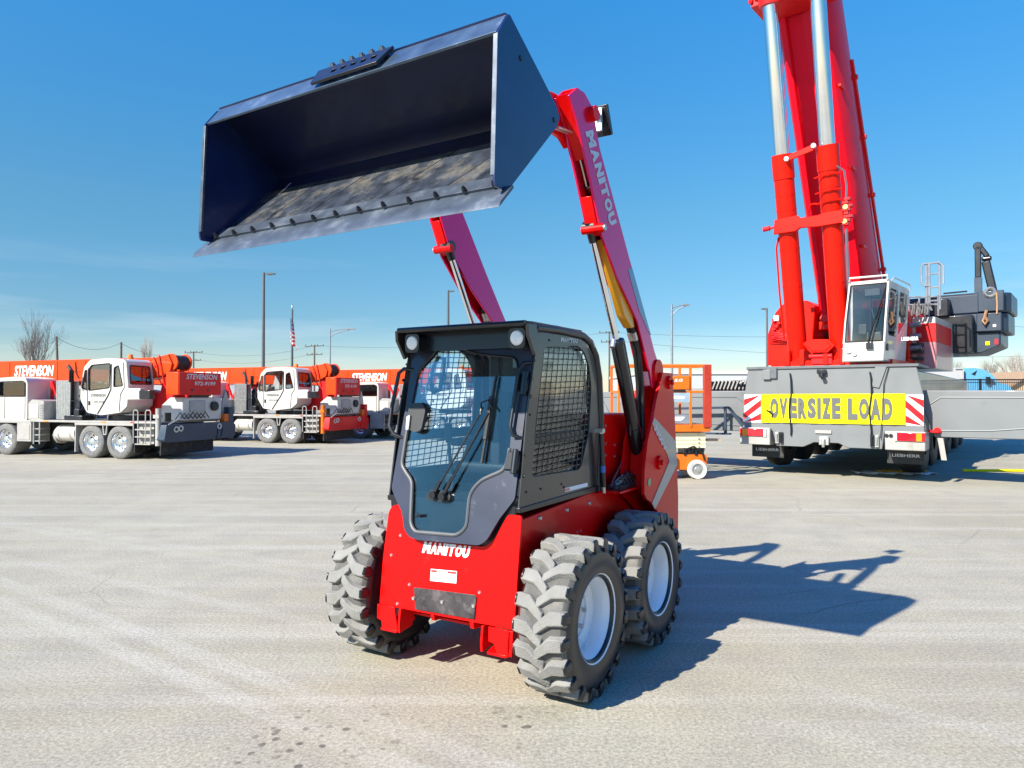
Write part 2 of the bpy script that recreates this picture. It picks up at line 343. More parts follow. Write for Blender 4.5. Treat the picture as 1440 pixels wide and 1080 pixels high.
    g.add([(x, y, 0) for y in ys for x in xs], [(j * 8 + i, j * 8 + i + 1, (j + 1) * 8 + i + 1, (j + 1) * 8 + i) for j in range(7) for i in range(7)])
    struct(g.build('ground', m))
TRACKS = [(3.42, -.705, .0, .115, -9, 1.5, .85), (3.09, -.70, 0., .115, -9, 1.5, .9), (4.75, -.56, 0., .11, -10, .8, .6), (6.0, -.55, -.0, .12, -12, .2, .5), (6.42, -.52, 0., .12, -12, 0, .5),
          (5.7, -.735, 0., .13, .6, 6, .5), (4.95, -.70, 0., .12, .4, 5, .45), (8.2, -.35, 0., .13, -14, 1, .35)]
ground()

# ------------------------------------------------------------------ skid steer loader (local: x forward, y image right, z up; measured units scaled by K)
K = 1.104
LD = thing('skid_steer_loader', 'red skid steer loader with black cab and raised dark bucket', 'loader', (.0339 * K, 4.6803 * K, 0), math.atan2(-math.cos(R(31.7)), -math.sin(R(31.7))), scale=K)
def loader():
    # ---- wheels
    def tyre_mesh(sgn):
        b = MB(); Rb = .395; hw = .135
        prof = [(.215, -.115), (.222, -.132), (.27, -.148), (.33, -.150), (.372, -.140), (.392, -.118), (Rb, -.06), (Rb + .004, 0), (Rb, .06), (.392, .118), (.372, .140), (.33, .150), (.27, .148), (.222, .132), (.215, .115)]
        mt = [1, 1, 1, 1, 1, 2, 2, 2, 2, 2, 1, 1, 1, 1]
        b.lathe(prof, (0, 0, 0), (0, 1, 0), 56, mats=mt)
        nl = 20
        for side in (-1, 1):
            for k in range(nl):
                t0 = 2 * math.pi * (k + (.5 if side > 0 else 0)) / nl
                # centre line: (lateral, angle offset, width)
                cl = [(.146, .03, .062), (.118, .03, .066), (.062, .012, .070), (.030, -.05, .062), (-.022, -.155, .052)]
                top = []; bot = []
                for i, (y, da, wd) in enumerate(cl):
                    y *= side; ro = .426 - (.010 if i == 0 else 0) - (.003 if i == 4 else 0); ri = .388 if i else .372
                    for sg in (-1, 1):
                        a = t0 + sgn * (da + sg * wd / 2 / .43); a2 = t0 + sgn * (da + sg * (wd / 2 + .012) / .43)
                        top.append((ro * math.sin(a), y, -ro * math.cos(a))); bot.append((ri * math.sin(a2), y, -ri * math.cos(a2)))
                nn = len(cl) * 2; vs = top + bot; fs = []; 
                for i in range(len(cl) - 1):
                    j = i * 2; fs += [(j, j + 1, j + 3, j + 2), (j, j + 2, nn + j + 2, nn + j), (j + 1, nn + j + 1, nn + j + 3, j + 3)]
                e = nn - 2; fs += [(e, e + 1, nn + e + 1, nn + e)]
                b.add(vs, fs, 0)
                b.add(vs, [(0, nn, nn + 1, 1)], 1)
                # shoulder lug running down the sidewall
                a = t0 + sgn * .03; sh = []
                for r_, y_ in ((.428, .136), (.420, .147), (.372, .158), (.350, .152), (.36, .135), (.39, .12)):
                    for sg in (-1, 1): aa = a + sg * .024 / .43; sh.append((r_ * math.sin(aa), y_ * side, -r_ * math.cos(aa)))
                q = 6; f2 = [(2 * i, 2 * i + 1, 2 * ((i + 1) % q) + 1, 2 * ((i + 1) % q)) for i in range(q)] + [tuple(2 * i for i in range(q)), tuple(2 * i + 1 for i in range(q))]
                b.add(sh, f2, 1)
        return b
    def rim_mesh(sd):
        b = MB(); s = sd
        prof = [(.222, .128), (.238, .140), (.236, .128), (.214, .112), (.205, .085), (.198, .075), (.196, .02), (.178, .010), (.150, .000), (.148, -.012), (.10, -.016), (.085, -.010), (.04, -.010), (.0, -.010)]
        b.lathe([(r, h * s) for r, h in prof], (0, 0, 0), (0, 1, 0), 44)
        b.lathe([(.222, -.128 * s), (.20, -.10 * s), (.196, .02 * s)], (0, 0, 0), (0, 1, 0), 44)
        return b
    meshes = {}
    for sd in (1, -1):
        for fx in (.49, -.49):
            wh = bpy.data.objects.new('wheel', None); C.objects.link(wh); wh.parent = LD; wh.location = (fx, .665 * sd, .428)
            if sd not in meshes:
                t = tyre_mesh(sd).build('tyre', [TREAD, SIDEW, GROOVE], wh, bevel=.004, seg=1); r = rim_mesh(sd).build('rim', RIM, wh)
                h = MB().cyl((0, -.012 * sd, 0), (0, .02 * sd, 0), .055, .05, 20).build('hub', STEEL, wh)
                meshes[sd] = [t, r, h]; q0 = MB().cyl((0, -.014 * sd, 0), (0, .014 * sd, 0), .013, n=6, smooth=False).build('wheel_nut', STEEL, wh); q0.location = (.115, 0, 0); meshes[sd].append(q0)
                for k in range(1, 8): a = k * math.pi / 4; meshes[sd].append(dup(q0, wh, (.115 * math.cos(a), 0, .115 * math.sin(a))))
            else:
                for o in meshes[sd]: dup(o, wh)
            wh.rotation_euler = (0, random.uniform(-.15, .15), 0)
    # ---- chassis
    ch = MB(); 
    ch.prism([(.74, .40), (.72, .955), (-.16, 1.0), (-1.02, .92), (-1.16, .80), (-1.16, .42), (-1.0, .30), (.60, .30)], 'y', -.452, .452)
    ch.cyl((.49, -.56, .428), (.49, .56, .428), .075, n=16); ch.cyl((-.49, -.56, .428), (-.49, .56, .428), .075, n=16)
    chs = ch.build('chassis', RED, LD, bevel=.006)
    fp = lambda a, b, h: (.842 - .097 * b - .018 + h, a, b)
    pl = [(-.47, .385), (.47, .395), (.475, .70), (.48, .985), (.395, .985), (.335, .88), (.295, .825), (.25, .80), (-.20, .785), (-.26, .80), (-.30, .86), (-.345, .985), (-.42, .965), (-.445, .93), (-.465, .66)]
    fpl = MB().plate(rounded(pl, .02, 3), fp, .018).build('front_plate', RED, LD, bevel=.003)
    for s in (-1, 1):
        b = MB(); c = s * .375
        b.plate([(c - .10, .39), (c + .03, .39), (c + .07, .26), (c + .03, .252), (c - .05, .25), (c - .06, .30), (c - .095, .31)] if s < 0 else [(c - .06, .39), (c + .095, .39), (c + .095, .26), (c + .0, .262), (c - .02, .31), (c - .055, .315)], lambda a, z, h: (.842 - .097 * z + h, a, z), .012)
        for e in ((.075,) if s < 0 else (-.10, .06)): b.prism([(.805, .39), (.825, .392), (.836, .30), (.832, .255), (.72, .27), (.70, .36)], 'y', c + e, c + e + .014)
        b.prism([(.66, .30), (.83, .262), (.83, .248), (.66, .285)], 'y', c - .06, c + .06)
        b.build('bumper_bracket', RED, LD, bevel=.002)
    b = MB()
    for c in (-.07, .20): b.prism([(.79, .40), (.81, .395), (.80, .355), (.74, .35), (.70, .39)], 'y', c - .012, c + .012)
    b.box(.60, .74, -.26, .27, .345, .36)
    b.build('tow_tab', RED, LD, bevel=.002)
    bp = MB().plate([(-.21, .515), (-.19, .402), (.22, .412), (.225, .53), (.215, .54), (-.205, .522)], lambda a, z, h: (.842 - .097 * z + .002 + h, a, z), .008).build('step_plate', pbr('scuffed black plate', (.035, .03, .032), .45, var=.4, vs=12, dirt=(.14, .12, .12), ds=14), LD, bevel=.002)
    each('bolt', STEEL, LD, [(.842 - .097 * z, a, z) for a, z in ((-.34, .80), (-.40, .68), (-.25, .53), (.24, .555), (-.33, .41))], .010, 8, .006, r1=.007)
    each('bolt', STEEL, bp, [(.842 - .097 * z + .008, a, z) for a, z in ((-.205, .462), (0, .472), (.212, .482))], .010, 8, .008)
    up = V((-.097, 0, 1)).normalized()
    block_letters('MANITOU', WLETT, LD, (.842 - .097 * .722 + .0025, -.172, .720), (0, 1, .022), up, .325, .066, .09, .22, .07)
    dc = MB().plate([(-.10, .572), (.082, .582), (.082, .648), (-.10, .638)], lambda a, z, h: (.842 - .097 * z + .0005 + h, a, z), .002).build('warning_decal', WLETT, LD)
    MB().plate([(-.096, .622), (-.055, .624), (-.055, .636), (-.096, .634)], lambda a, z, h: (.842 - .097 * z + .003 + h, a, z), .001).plate([(.02, .629), (.078, .632), (.078, .644), (.02, .641)], lambda a, z, h: (.842 - .097 * z + .003 + h, a, z), .001).build('decal_band', pbr('decal red', (.40, .03, .03), .5), dc)
    each('bolt', STEEL, LD, [(x, .45, .935) for x in (.50, .17, -.14)], .014, 10, .012, (0, 1, 0), .010)
    each('bolt', STEEL, LD, [(x, .45, .78) for x in (-.02, .03)], .006, 6, .006, (0, 1, 0))
    # ---- cab
    cab = bpy.data.objects.new('cab', None); C.objects.link(cab); cab.parent = LD
    dp = lambda a, z, h: (.985 - .24 * z + h, a, z)
    do = [(-.415, 1.56), (-.425, 1.07), (-.37, 1.0), (-.32, .945), (-.28, .845), (-.235, .81), (-.17, .80), (.25, .815), (.295, .845), (.36, .965), (.44, 1.07), (.44, 1.56), (.445, 1.90), (-.425, 1.90)]
    gl = [(-.375, 1.48), (-.375, 1.21), (-.33, 1.165), (-.275, 1.12), (-.24, .885), (-.20, .842), (.10, .852), (.155, .90), (.145, 1.08), (.205, 1.155), (.355, 1.22), (.37, 1.30), (.355, 1.80), (.33, 1.84), (.05, 1.875), (-.06, 1.91), (-.22, 1.93), (-.29, 1.85), (-.36, 1.78)]
    glr = rounded(gl, .045, 4)
    MB().plate(rounded(do, .02, 3), dp, .022, [glr]).build('door_frame', DARKG, cab, bevel=.003)
    MB().plate(glr, lambda a, z, h: (.985 - .24 * z + .008 + h, a, z), .004).build('windscreen', GLASS, cab)
    MB().tube([(.985 - .24 * z + .022, a, z) for a, z in glr if z < 1.6], .011, 8).build('window_seal', pbr('grey rubber seal', (.075, .080, .09), .5, var=.15), cab)
    MB().tube([(.985 - .24 * z + .022, a, z) for a, z in glr if z > 1.55], .008, 6).build('window_seal', BLACK, cab)
    # black header behind the glass top
    MB().plate([(-.425, 1.90), (-.36, 1.78), (-.29, 1.85), (-.22, 1.93), (-.06, 1.91), (.05, 1.875), (.33, 1.84), (.355, 1.80), (.445, 1.78), (.445, 1.99), (-.425, 1.99)], lambda a, z, h: (.985 - .24 * z + .002 + h, a, z), -.02).build('door_header', BLACK, cab)
    for s in (-1, 1):
        # side panel with guard opening
        out = [(.735, 1.02), (.65, 1.52), (.53, 1.985), (.02, 1.985), (-.10, 1.96), (-.20, 1.88), (-.255, 1.75), (-.285, 1.45), (-.255, 1.02)]
        hole = [(.46, 1.90), (.04, 1.935), (-.06, 1.90), (-.13, 1.82), (-.165, 1.68), (-.13, 1.40), (-.02, 1.19), (.02, 1.165), (.60, 1.175), (.56, 1.45)]
        MB().plate(out, (lambda a, z, h, s=s: (a, s * (.448 + h), z)), .012, [rounded(hole, .03, 3)]).build('side_panel', BARE if s > 0 else BLACK, cab, bevel=.002)
        g = MB(); ys = s * .452
        def inside(x, z):
            c = False; n_ = len(hole)
            for i in range(n_):
                x0, z0 = hole[i]; x1, z1 = hole[i - 1]
                if (z0 > z) != (z1 > z) and x < (x1 - x0) * (z - z0) / (z1 - z0) + x0: c = not c
            return c
        def clip(p0, p1):
            pts = [(p0[0] + (p1[0] - p0[0]) * i / 160, p0[1] + (p1[1] - p0[1]) * i / 160) for i in range(161)]
            ins = [p for p in pts if inside(*p)]
            return (ins[0], ins[-1]) if len(ins) > 2 else None
        k = 0
        z = 1.12
        while z < 2.1:
            q = clip((-.4, z + .02), (.8, z - .02)); z += .0345
            if q: g.beam((q[0][0], ys, q[0][1]), (q[1][0], ys, q[1][1]), .0030, .0065)
        x = -.40
        while x < 1.0:
            q = clip((x + .11, 1.0), (x - .11, 2.05)); x += .062
            if q: g.beam((q[0][0], ys + s * .003, q[0][1]), (q[1][0], ys + s * .003, q[1][1]), .0030, .0065)
        g.build('window_guard', BLACK, cab)
        if s > 0: MB().prism(rounded(hole, .03, 3), 'y', .430, .434).build('side_window', SGL, cab)
        MB().box(-.20, .62, s * .43 - .012, s * .43 + .012, 1.345, 1.41).build('guard_rail', BLACK, cab, bevel=.004)
        # rounded rear roof tube
        MB().tube([(.56, s * .455, 2.005), (.30, s * .455, 2.012), (-.04, s * .455, 2.0), (-.15, s * .455, 1.965), (-.235, s * .455, 1.88), (-.285, s * .455, 1.74), (-.312, s * .455, 1.45), (-.275, s * .455, 1.0)], .026, 10).build('cab_post', BLACK, cab)
        MB().prism([(.735, .995), (.74, 1.025), (-.27, 1.04), (-.28, 1.0)], 'y', s * .42, s * .468).build('cab_sill', BLACK, cab, bevel=.004)
        for big in (0, 1): each('bolt', BLACK, cab, [(x_, s * .458, z_) for x_, z_ in ((.60, 1.72), (.615, 1.62), (.67, 1.30), (.685, 1.19), (.62, 1.52), (.57, 1.82), (.25, 1.10), (.22, 1.08), (.50, 1.10), (.66, 1.10), (.15, 1.955), (.40, 1.945)) if (z_ in (1.72, 1.62, 1.19)) == bool(big)], .010 if big else .006, 8, .008, (0, s, 0))
        # black corner gusset under the roof front
        MB().prism([(.56, 2.02), (.665, 2.02), (.66, 1.96), (.585, 1.85), (.555, 1.87)], 'y', s * .455, s * .475).build('roof_gusset', BARE, cab, bevel=.002)
    block_letters('MANITOU', SILV, cab, (.26, .4615, 1.945), (-1, 0, .02), (0, 0, 1), .22, .026, .12, .2, .05)
    MB().box(-.10, .21, .4605, .4625, 1.048, 1.072).build('side_decal', WLETT, cab)
    MB().box(.15, .208, .463, .4635, 1.052, 1.068).build('side_decal', REDL, cab)
    # rear wall, floor, headliner, seat
    rw = MB().prism(rounded([(-.43, 1.02), (.43, 1.02), (.43, 1.97), (-.43, 1.97)], .05), 'x', -.27, -.25, holes=[rounded([(-.385, 1.40), (.385, 1.40), (.385, 1.92), (-.385, 1.92)], .05)]); rw.build('rear_wall', BLACK, cab)
    MB().prism([(-.39, 1.39), (.39, 1.39), (.39, 1.93), (-.39, 1.93)], 'x', -.262, -.258).build('rear_window', SGL, cab)
    MB().box(-.25, .70, -.43, .43, 1.0, 1.02).build('cab_floor', PLAST, cab)
    rf = MB(); slots = []
    for r_ in range(2):
        for k in range(8): y0 = -.35 + k * .088 + (.02 if r_ else 0); x0 = .585 + r_ * .035; slots.append([(x0, y0), (x0 + .016, y0), (x0 + .016, y0 + .05), (x0, y0 + .05)])
    rf.prism(rounded([(.665, -.455), (.665, .455), (.60, .47), (-.05, .455), (-.05, -.455), (.60, -.47)], .02), 'z', 2.015, 2.035, holes=slots)
    rf.prism(rounded([(.54, -.44), (.54, .44), (-.03, .44), (-.03, -.44)], .02), 'z', 1.985, 2.0145)
    rf.build('roof', BLACK, cab, bevel=.004)
    MB().cyl((.66, -.45, 2.022), (.66, .455, 2.022), .017, n=12).build('roof_front_bar', BLACK, cab)
    MB().plate([(-.43, 1.895), (.445, 1.895), (.455, 2.0), (-.45, 2.0)], lambda a, z, h: (.985 - .24 * z + .03 + h + (z - 1.87) * .15, a, z), .015).build('visor', BLACK, cab, bevel=.004)
    for sy in (-.355, .39):
        wl = MB().prism(rounded([(sy - .052, 1.885), (sy + .052, 1.885), (sy + .056, 2.0), (sy - .056, 2.0)], .03), 'x', .555, .648).build('work_light', BLACK, cab, bevel=.006)
        b = MB().lathe([(.0, .657), (.036, .655), (.043, .648), (.045, .642)], (0, sy, 1.945), (1, 0, 0), 24)
        b.build('lens', LAMP, wl)
    st = bpy.data.objects.new('seat', None); C.objects.link(st); st.parent = cab
    MB().prism(rounded([(.02, 1.10), (.40, 1.14), (.41, 1.22), (.0, 1.18)], .04), 'y', -.22, .22).build('seat_cushion', SEAT, st, bevel=.03, seg=3)
    MB().prism(rounded([(-.06, 1.16), (.05, 1.14), (-.03, 1.72), (-.12, 1.72)], .04), 'y', -.21, .21).build('backrest', SEAT, st, bevel=.03, seg=3)
    for s in (-1, 1):
        MB().box(-.02, .30, s * .29 - .035, s * .29 + .035, 1.30, 1.345).build('armrest', SEAT, cab, bevel=.012)
        jl = MB(); jl.cyl((.36, s * .27, 1.10), (.40, s * .26, 1.34), .012, n=8); jl.cyl((.40, s * .26, 1.33), (.415, s * .255, 1.45), .02, .026, 10); jl.box(.32, .41, s * .27 - .05, s * .27 + .05, 1.03, 1.13); jl.build('joystick', PLAST, cab, bevel=.004)
    lb = MB().tube([(.0, .25, 1.82), (.14, .22, 1.80), (.22, .16, 1.74), (.27, .13, 1.62), (.29, .13, 1.52)], .028, 10).build('lap_bar', SEAT, cab)
    MB().tube([(.985 - .24 * z - .03, a, z) for a, z in ((-.26, 1.86), (-.21, 1.85), (-.20, 1.75), (-.21, 1.66), (-.26, 1.64), (-.29, 1.70), (-.29, 1.80))], .012, 8, closed=True).build('grab_loop', PLAST, cab)
    MB().box(.36, .44, .16, .36, 1.64, 1.86).box(.36, .40, .05, .12, 1.20, 1.9).build('display_panel', PLAST, cab, bevel=.01)
    MB().box(.442, .444, .24, .33, 1.79, 1.85).build('instruction_decal', pbr('pale decal', (.42, .5, .46), .5), cab)
    MB().prism([(-.42, .80), (.42, .80), (.44, 1.03), (-.44, 1.03)], 'x', .728, .740).build('toe_board', BLACK, cab)
    # door furniture
    dpt = lambda a, z, h: (.985 - .24 * z + h, a, z)
    MB().plate(rounded([(-.37, 1.55), (-.36, 1.575), (-.27, 1.585), (-.235, 1.54), (-.245, 1.42), (-.29, 1.405), (-.335, 1.42), (-.355, 1.48)], .02), lambda a, z, h: dpt(a, z, .02 + h), .03).build('door_latch', PLAST, cab, bevel=.006)
    MB().plate(rounded([(-.36, 1.50), (-.335, 1.51), (-.33, 1.42), (-.352, 1.42)], .008), lambda a, z, h: dpt(a, z, .051 + h), .014).build('latch_button', STEEL, cab, bevel=.003)
    MB().tube([dpt(-.40, 1.785, .012), dpt(-.46, 1.79, .04), dpt(-.488, 1.765, .05), dpt(-.50, 1.55, .05), dpt(-.495, 1.44, .05), dpt(-.46, 1.39, .04), dpt(-.40, 1.365, .012)], .0125, 10).build('grab_handle', BLACK, cab)
    MB().tube([dpt(.44, 1.81, .012), dpt(.405, 1.805, .05), dpt(.385, 1.77, .055), dpt(.375, 1.46, .055), dpt(.395, 1.41, .05), dpt(.44, 1.39, .012)], .011, 10).build('grab_handle', BLACK, cab)
    for z_ in (1.275, 1.70):
        hg = MB(); hg.plate([(.355, z_ - .05), (.445, z_ - .05), (.445, z_ + .03), (.37, z_ + .05)], lambda a, z, h: dpt(a, z, .022 + h), .016); hg.cyl(dpt(.425, z_ - .07, .045), dpt(.425, z_ + .06, .045), .018, n=10)
        hg.build('door_hinge', BLACK, cab, bevel=.003)
    wp = MB(); o1 = dpt(-.085, 1.06, .045); o2 = dpt(-.02, 1.055, .045)
    wp.tube([o1, dpt(.165, 1.53, .05), dpt(.175, 1.56, .05)], .006, 6); wp.tube([o2, dpt(.215, 1.53, .05)], .006, 6)
    wp.tube([o1, dpt(-.05, 1.14, .05)], .012, 6); wp.tube([o2, dpt(.02, 1.14, .05)], .012, 6)
    wp.tube([dpt(.165, 1.52, .05), dpt(.16, 1.585, .05), dpt(.20, 1.60, .045), dpt(.245, 1.55, .045)], .0055, 6)
    wp.plate(rounded([(-.155, 1.04), (-.12, 1.02), (.0, 1.02), (.03, 1.05), (0., 1.085), (-.12, 1.09)], .02), lambda a, z, h: dpt(a, z, .012 + h), .02)
    wp.cyl(dpt(-.085, 1.06, .03), dpt(-.085, 1.06, .065), .022, n=10); wp.cyl(dpt(-.02, 1.055, .03), dpt(-.02, 1.055, .065), .022, n=10)
    wpo = wp.build('wiper', BLACK, cab)
    MB().beam(dpt(.225, 1.74, .03), dpt(.205, 1.25, .03), .012, .014).beam(dpt(.215, 1.62, .034), dpt(.21, 1.38, .034), .02, .02).build('wiper_blade', RUBBER, wpo)
    MB().cyl(dpt(-.20, .93, .02), dpt(-.17, .945, .05), .010, n=8).build('glass_clip', PLAST, cab)
    gs = MB(); gs.cyl((-.262, .50, 1.03), (-.225, .50, 1.38), .016, n=10); 
    gso = gs.build('gas_strut', BLACK, LD); 
    MB().cyl((-.252, .50, 1.125), (-.2475, .50, 1.17), .0168, n=10).build('strut_band', pbr('blue label', (.04, .16, .5), .5), gso)
    MB().cyl((-.266, .50, .99), (-.262, .50, 1.03), .012, n=8).cyl((-.225, .50, 1.38), (-.222, .50, 1.41), .018, n=8).box(-.24, -.20, .46, .52, 1.385, 1.41).build('strut_end', STEEL, gso)
    # ---- engine body and towers
    eb = MB().prism([(-.30, .92), (-.33, 1.50), (-.80, 1.50), (-1.20, 1.46), (-1.24, .80), (-1.0, .80)], 'y', -.43, .43).build('engine_hood', RED, LD, bevel=.02)
    MB().box(-.86, -.30, -.60, .60, .985, 1.0).build('deck_shelf', RED, LD, bevel=.003)
    hb = MB()
    for k in range(9):
        x_ = -.42 - k * .05; hb.cyl((x_, .52, 1.0), (x_ - .01, .52, 1.04 + .012 * (k % 3)), .018, n=8); hb.tube([(x_, .50, 1.03), (x_ - .03, .53, 1.075 + .01 * (k % 2)), (x_ - .08, .55, 1.07), (x_ - .14, .555, 1.02)], .008, 6)
    hb.tube([(-.38, .50, 1.015), (-.46, .48, 1.05), (-.62, .46, 1.12), (-.72, .45, 1.2)], .01, 6); hb.tube([(-.36, .54, 1.01), (-.5, .53, 1.03), (-.66, .50, 1.10)], .01, 6); hb.box(-.80, -.40, .46, .56, 1.0, 1.025)
    hb.build('hydraulic_block', pbr('fittings', (.10, .10, .11), .3, metal=.6, var=.5, vs=30), LD)
    each('bolt', STEEL, eb, [(x_, .43, z_) for x_, z_ in ((-.44, 1.42), (-.44, 1.30), (-.44, 1.22), (-.60, 1.20), (-.60, 1.28))], .009, 8, .007, (0, 1, 0))
    tw_out = [(-.93, 1.79), (-1.145, 1.79), (-1.20, 1.42), (-1.265, .85), (-1.25, .36), (-1.02, .36)] + [(-.49 + .50 * math.cos(R(a)), .43 + .50 * math.sin(R(a))) for a in (188, 170, 150, 130, 112)] + [(-.61, .92), (-.565, .96), (-.57, 1.11), (-.63, 1.31), (-.74, 1.48), (-.81, 1.60), (-.905, 1.75)]
    for s in (-1, 1):
        for y0, y1 in ((.64, .662), (.485, .50)): MB().prism(tw_out, 'y', s * y0, s * y1).build('tower_plate', RED, LD, bevel=.003)
        MB().prism([(-1.10, 1.70), (-1.15, 1.70), (-1.255, .80), (-1.235, .38), (-1.18, .38)], 'y', min(s * .49, s * .65), max(s * .49, s * .65)).build('tower_web', RED, LD)
        MB().prism([(-.72, 1.30), (-.80, 1.30), (-.98, .95), (-.90, .90), (-.66, .98)], 'y', min(s * .51, s * .64), max(s * .51, s * .64)).build('tower_gusset', RED, LD)
        for x_, z_ in ((-1.06, 1.72), (-.84, 1.15)):
            b = MB(); 
            for k in range(10): a = k * math.pi / 5; b.cyl((x_ + .038 * math.cos(a), s * .662, z_ + .038 * math.sin(a)), (x_ + .038 * math.cos(a), s * .682, z_ + .038 * math.sin(a)), .012, n=8)
            b.cyl((x_, s * .655, z_), (x_, s * .680, z_), .038, n=20); b.cyl((x_, s * .66, z_), (x_, s * .70, z_), .018, n=10); b.build('pivot_bolt', RED, LD)
        yy = (s * .6635, s * .6655)
        MB().prism([(-.71, 1.43), (-.755, 1.47), (-1.205, 1.28), (-1.235, 1.10), (-.76, .83), (-.70, .88), (-1.06, 1.14), (-1.02, 1.19)], 'y', min(yy), max(yy)).build('tower_stripe', STRIPE, LD)
        MB().cyl((-.655, s * .6635, 1.03), (-.655, s * .665, 1.03), .028, n=20).build('round_decal', pbr('green decal', (.25, .42, .2), .5), LD)
        lettering('3300V', SILV, LD, (-.735 if s > 0 else -.98, s * .6668, 1.395 if s > 0 else 1.19), (-.26, 0, -.205) if s > 0 else (.26, 0, .205), (.205 * -1, 0, .26) if s > 0 else (-.205, 0, .26), .30, .05, .1, .03, name='model_lettering')
    MB().box(-1.24, -1.16, -.48, .48, .45, 1.46).build('rear_door', RED, LD, bevel=.02)
    # ---- lift arms
    rear = [(.36, 3.39), (.26, 3.395), (.15, 3.345), (.05, 3.13), (-.20, 2.81), (-.41, 2.54), (-.68, 2.21), (-.87, 1.95), (-1.01, 1.80), (-1.045, 1.72), (-1.0, 1.655)]
    front = [(-.83, 1.68), (-.78, 1.79), (-.55, 2.13), (-.20, 2.39), (.02, 2.60), (.06, 2.68), (.20, 2.94), (.36, 3.20), (.46, 3.31)]
    armp = rear + front
    for s in (-1, 1):
        am = bpy.data.objects.new('lift_arm', None); C.objects.link(am); am.parent = LD
        yo = lambda a, b: (min(s * a, s * b), max(s * a, s * b))
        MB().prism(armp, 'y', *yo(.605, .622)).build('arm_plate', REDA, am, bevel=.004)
        inn = rear + [(-.83, 1.68), (-.78, 1.79), (-.57, 2.13), (-.22, 2.39), (.0, 2.60), (.06, 2.68), (.20, 2.94), (.36, 3.20), (.46, 3.31)]
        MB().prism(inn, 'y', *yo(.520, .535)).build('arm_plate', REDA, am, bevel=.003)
        # web set back from the front edge, rear closed
        web = rear[:-2] + [(-.93, 1.80), (-.72, 2.08), (-.34, 2.46), (-.10, 2.72), (.10, 2.98), (.27, 3.22)]
        MB().prism(web, 'y', *yo(.535, .605)).build('arm_web', RED, am)
        MB().prism([(.07, 2.68), (.145, 2.82), (-.02, 2.86), (-.11, 2.68), (.02, 2.605)], 'y', *yo(.535, .605)).build('arm_block', RED, am, bevel=.004)
        MB().prism([(.36, 3.20), (.46, 3.32), (.34, 3.38), (.16, 3.32), (.22, 3.02)], 'y', *yo(.535, .605)).build('arm_nose_block', RED, am)
        go = MB().prism([(.18, 3.34), (.30, 3.365), (.47, 3.35), (.80, 3.28), (1.15, 3.10), (1.21, 2.92), (1.05, 2.86), (.78, 3.00), (.55, 3.10), (.44, 3.12), (.36, 3.12), (.28, 3.08)], 'y', *yo(.49, .519)).build('gooseneck', RED, am, bevel=.006)
        MB().cyl((.17, s * .62, 3.30), (.17, s * .655, 3.30), .045, n=20).build('arm_boss', RED, am)
        MB().cyl((-.93, s * .60, 1.80), (-.93, s * .636, 1.80), .085, n=24).build('arm_boss', RED, am)
        MB().cyl((.045, s * .50, 2.645), (.045, s * .645, 2.645), .028, n=14).build('cylinder_pin', RED, am)
        MB().cyl((.045, s * .645, 2.645), (.045, s * .655, 2.645), .02, n=12).build('pin_cap', STEEL, am)
        tb = MB()
        for dy in (.555, .585): tb.tube([(.47, s * (dy - .03), 3.14), (.26, s * (dy - .01), 3.16), (.245, s * dy, 3.11), (.16, s * dy, 2.99), (.09, s * dy, 2.88)], .007, 6)
        tb.box(.20, .245, *yo(.54, .60), 3.06, 3.10); tb.build('hydraulic_tube', STEEL, am)
        MB().cyl((.10, s * .57, 2.90), (.04, s * .57, 2.86), .03, n=10).build('tube_fitting', BLACK, am)
        ht = MB()
        for dy in (.55, .58): ht.tube([(-.44, s * dy, 2.28), (-.55, s * dy, 2.10), (-.68, s * dy, 1.94), (-.76, s * (dy - .01), 1.70), (-.78, s * (dy - .01), 1.40), (-.72, s * dy, 1.15)], .016, 8)
        ht.tube([(-.50, s * .535, 2.0), (-.60, s * .53, 1.82), (-.70, s * .53, 1.6), (-.72, s * .52, 1.2)], .014, 8)
        ht.build('hydraulic_hose', HOSE, am)
        for p0, p1 in (((-.46, 2.25), (-.50, 2.19)), ((-.58, 2.06), (-.62, 2.01))):
            for dy in (.55, .58): MB().cyl((p0[0], s * dy, p0[1]), (p1[0], s * dy, p1[1]), .02, n=8).build('hose_coupling', STEEL, am)
        # lift cylinder
        a0 = V((.03, s * .545, 2.66)); a1 = V((-.37, s * .545, 1.99)); a1b = V((-.66, s * .545, 1.40)); a2 = V((-.80, s * .545, 1.12))
        cy = bpy.data.objects.new('lift_cylinder', None); C.objects.link(cy); cy.parent = LD
        MB().cyl(a0, a1, .022, n=16).build('rod', CHROME, cy)
        MB().cyl(a0 + V((.02, 0, .03)), a0 + (a1 - a0) * .12, .032, .028, n=14).cyl(a0 - V((0, .04, 0)), a0 + V((0, .04, 0)), .04, n=14).build('rod_end', BLACK, cy)
        b = MB().cyl(a1, a1b, .045, n=18).cyl(a1, a1 + (a1b - a1) * .04, .052, n=18).cyl(a1b, a2, .05, n=18)
        b.tube([a1 + V((.05, 0, -.03)), a1 + V((.03, 0, -.1)), a1b + V((.06, 0, .1)), a1b + V((.05, 0, -.05))], .008, 6); b.build('barrel', BLACK, cy)
        MB().cyl(a1 + V((.05, 0, 0)), a1 + V((.07, 0, -.05)), .018, n=8).build('port_fitting', STEEL, cy)
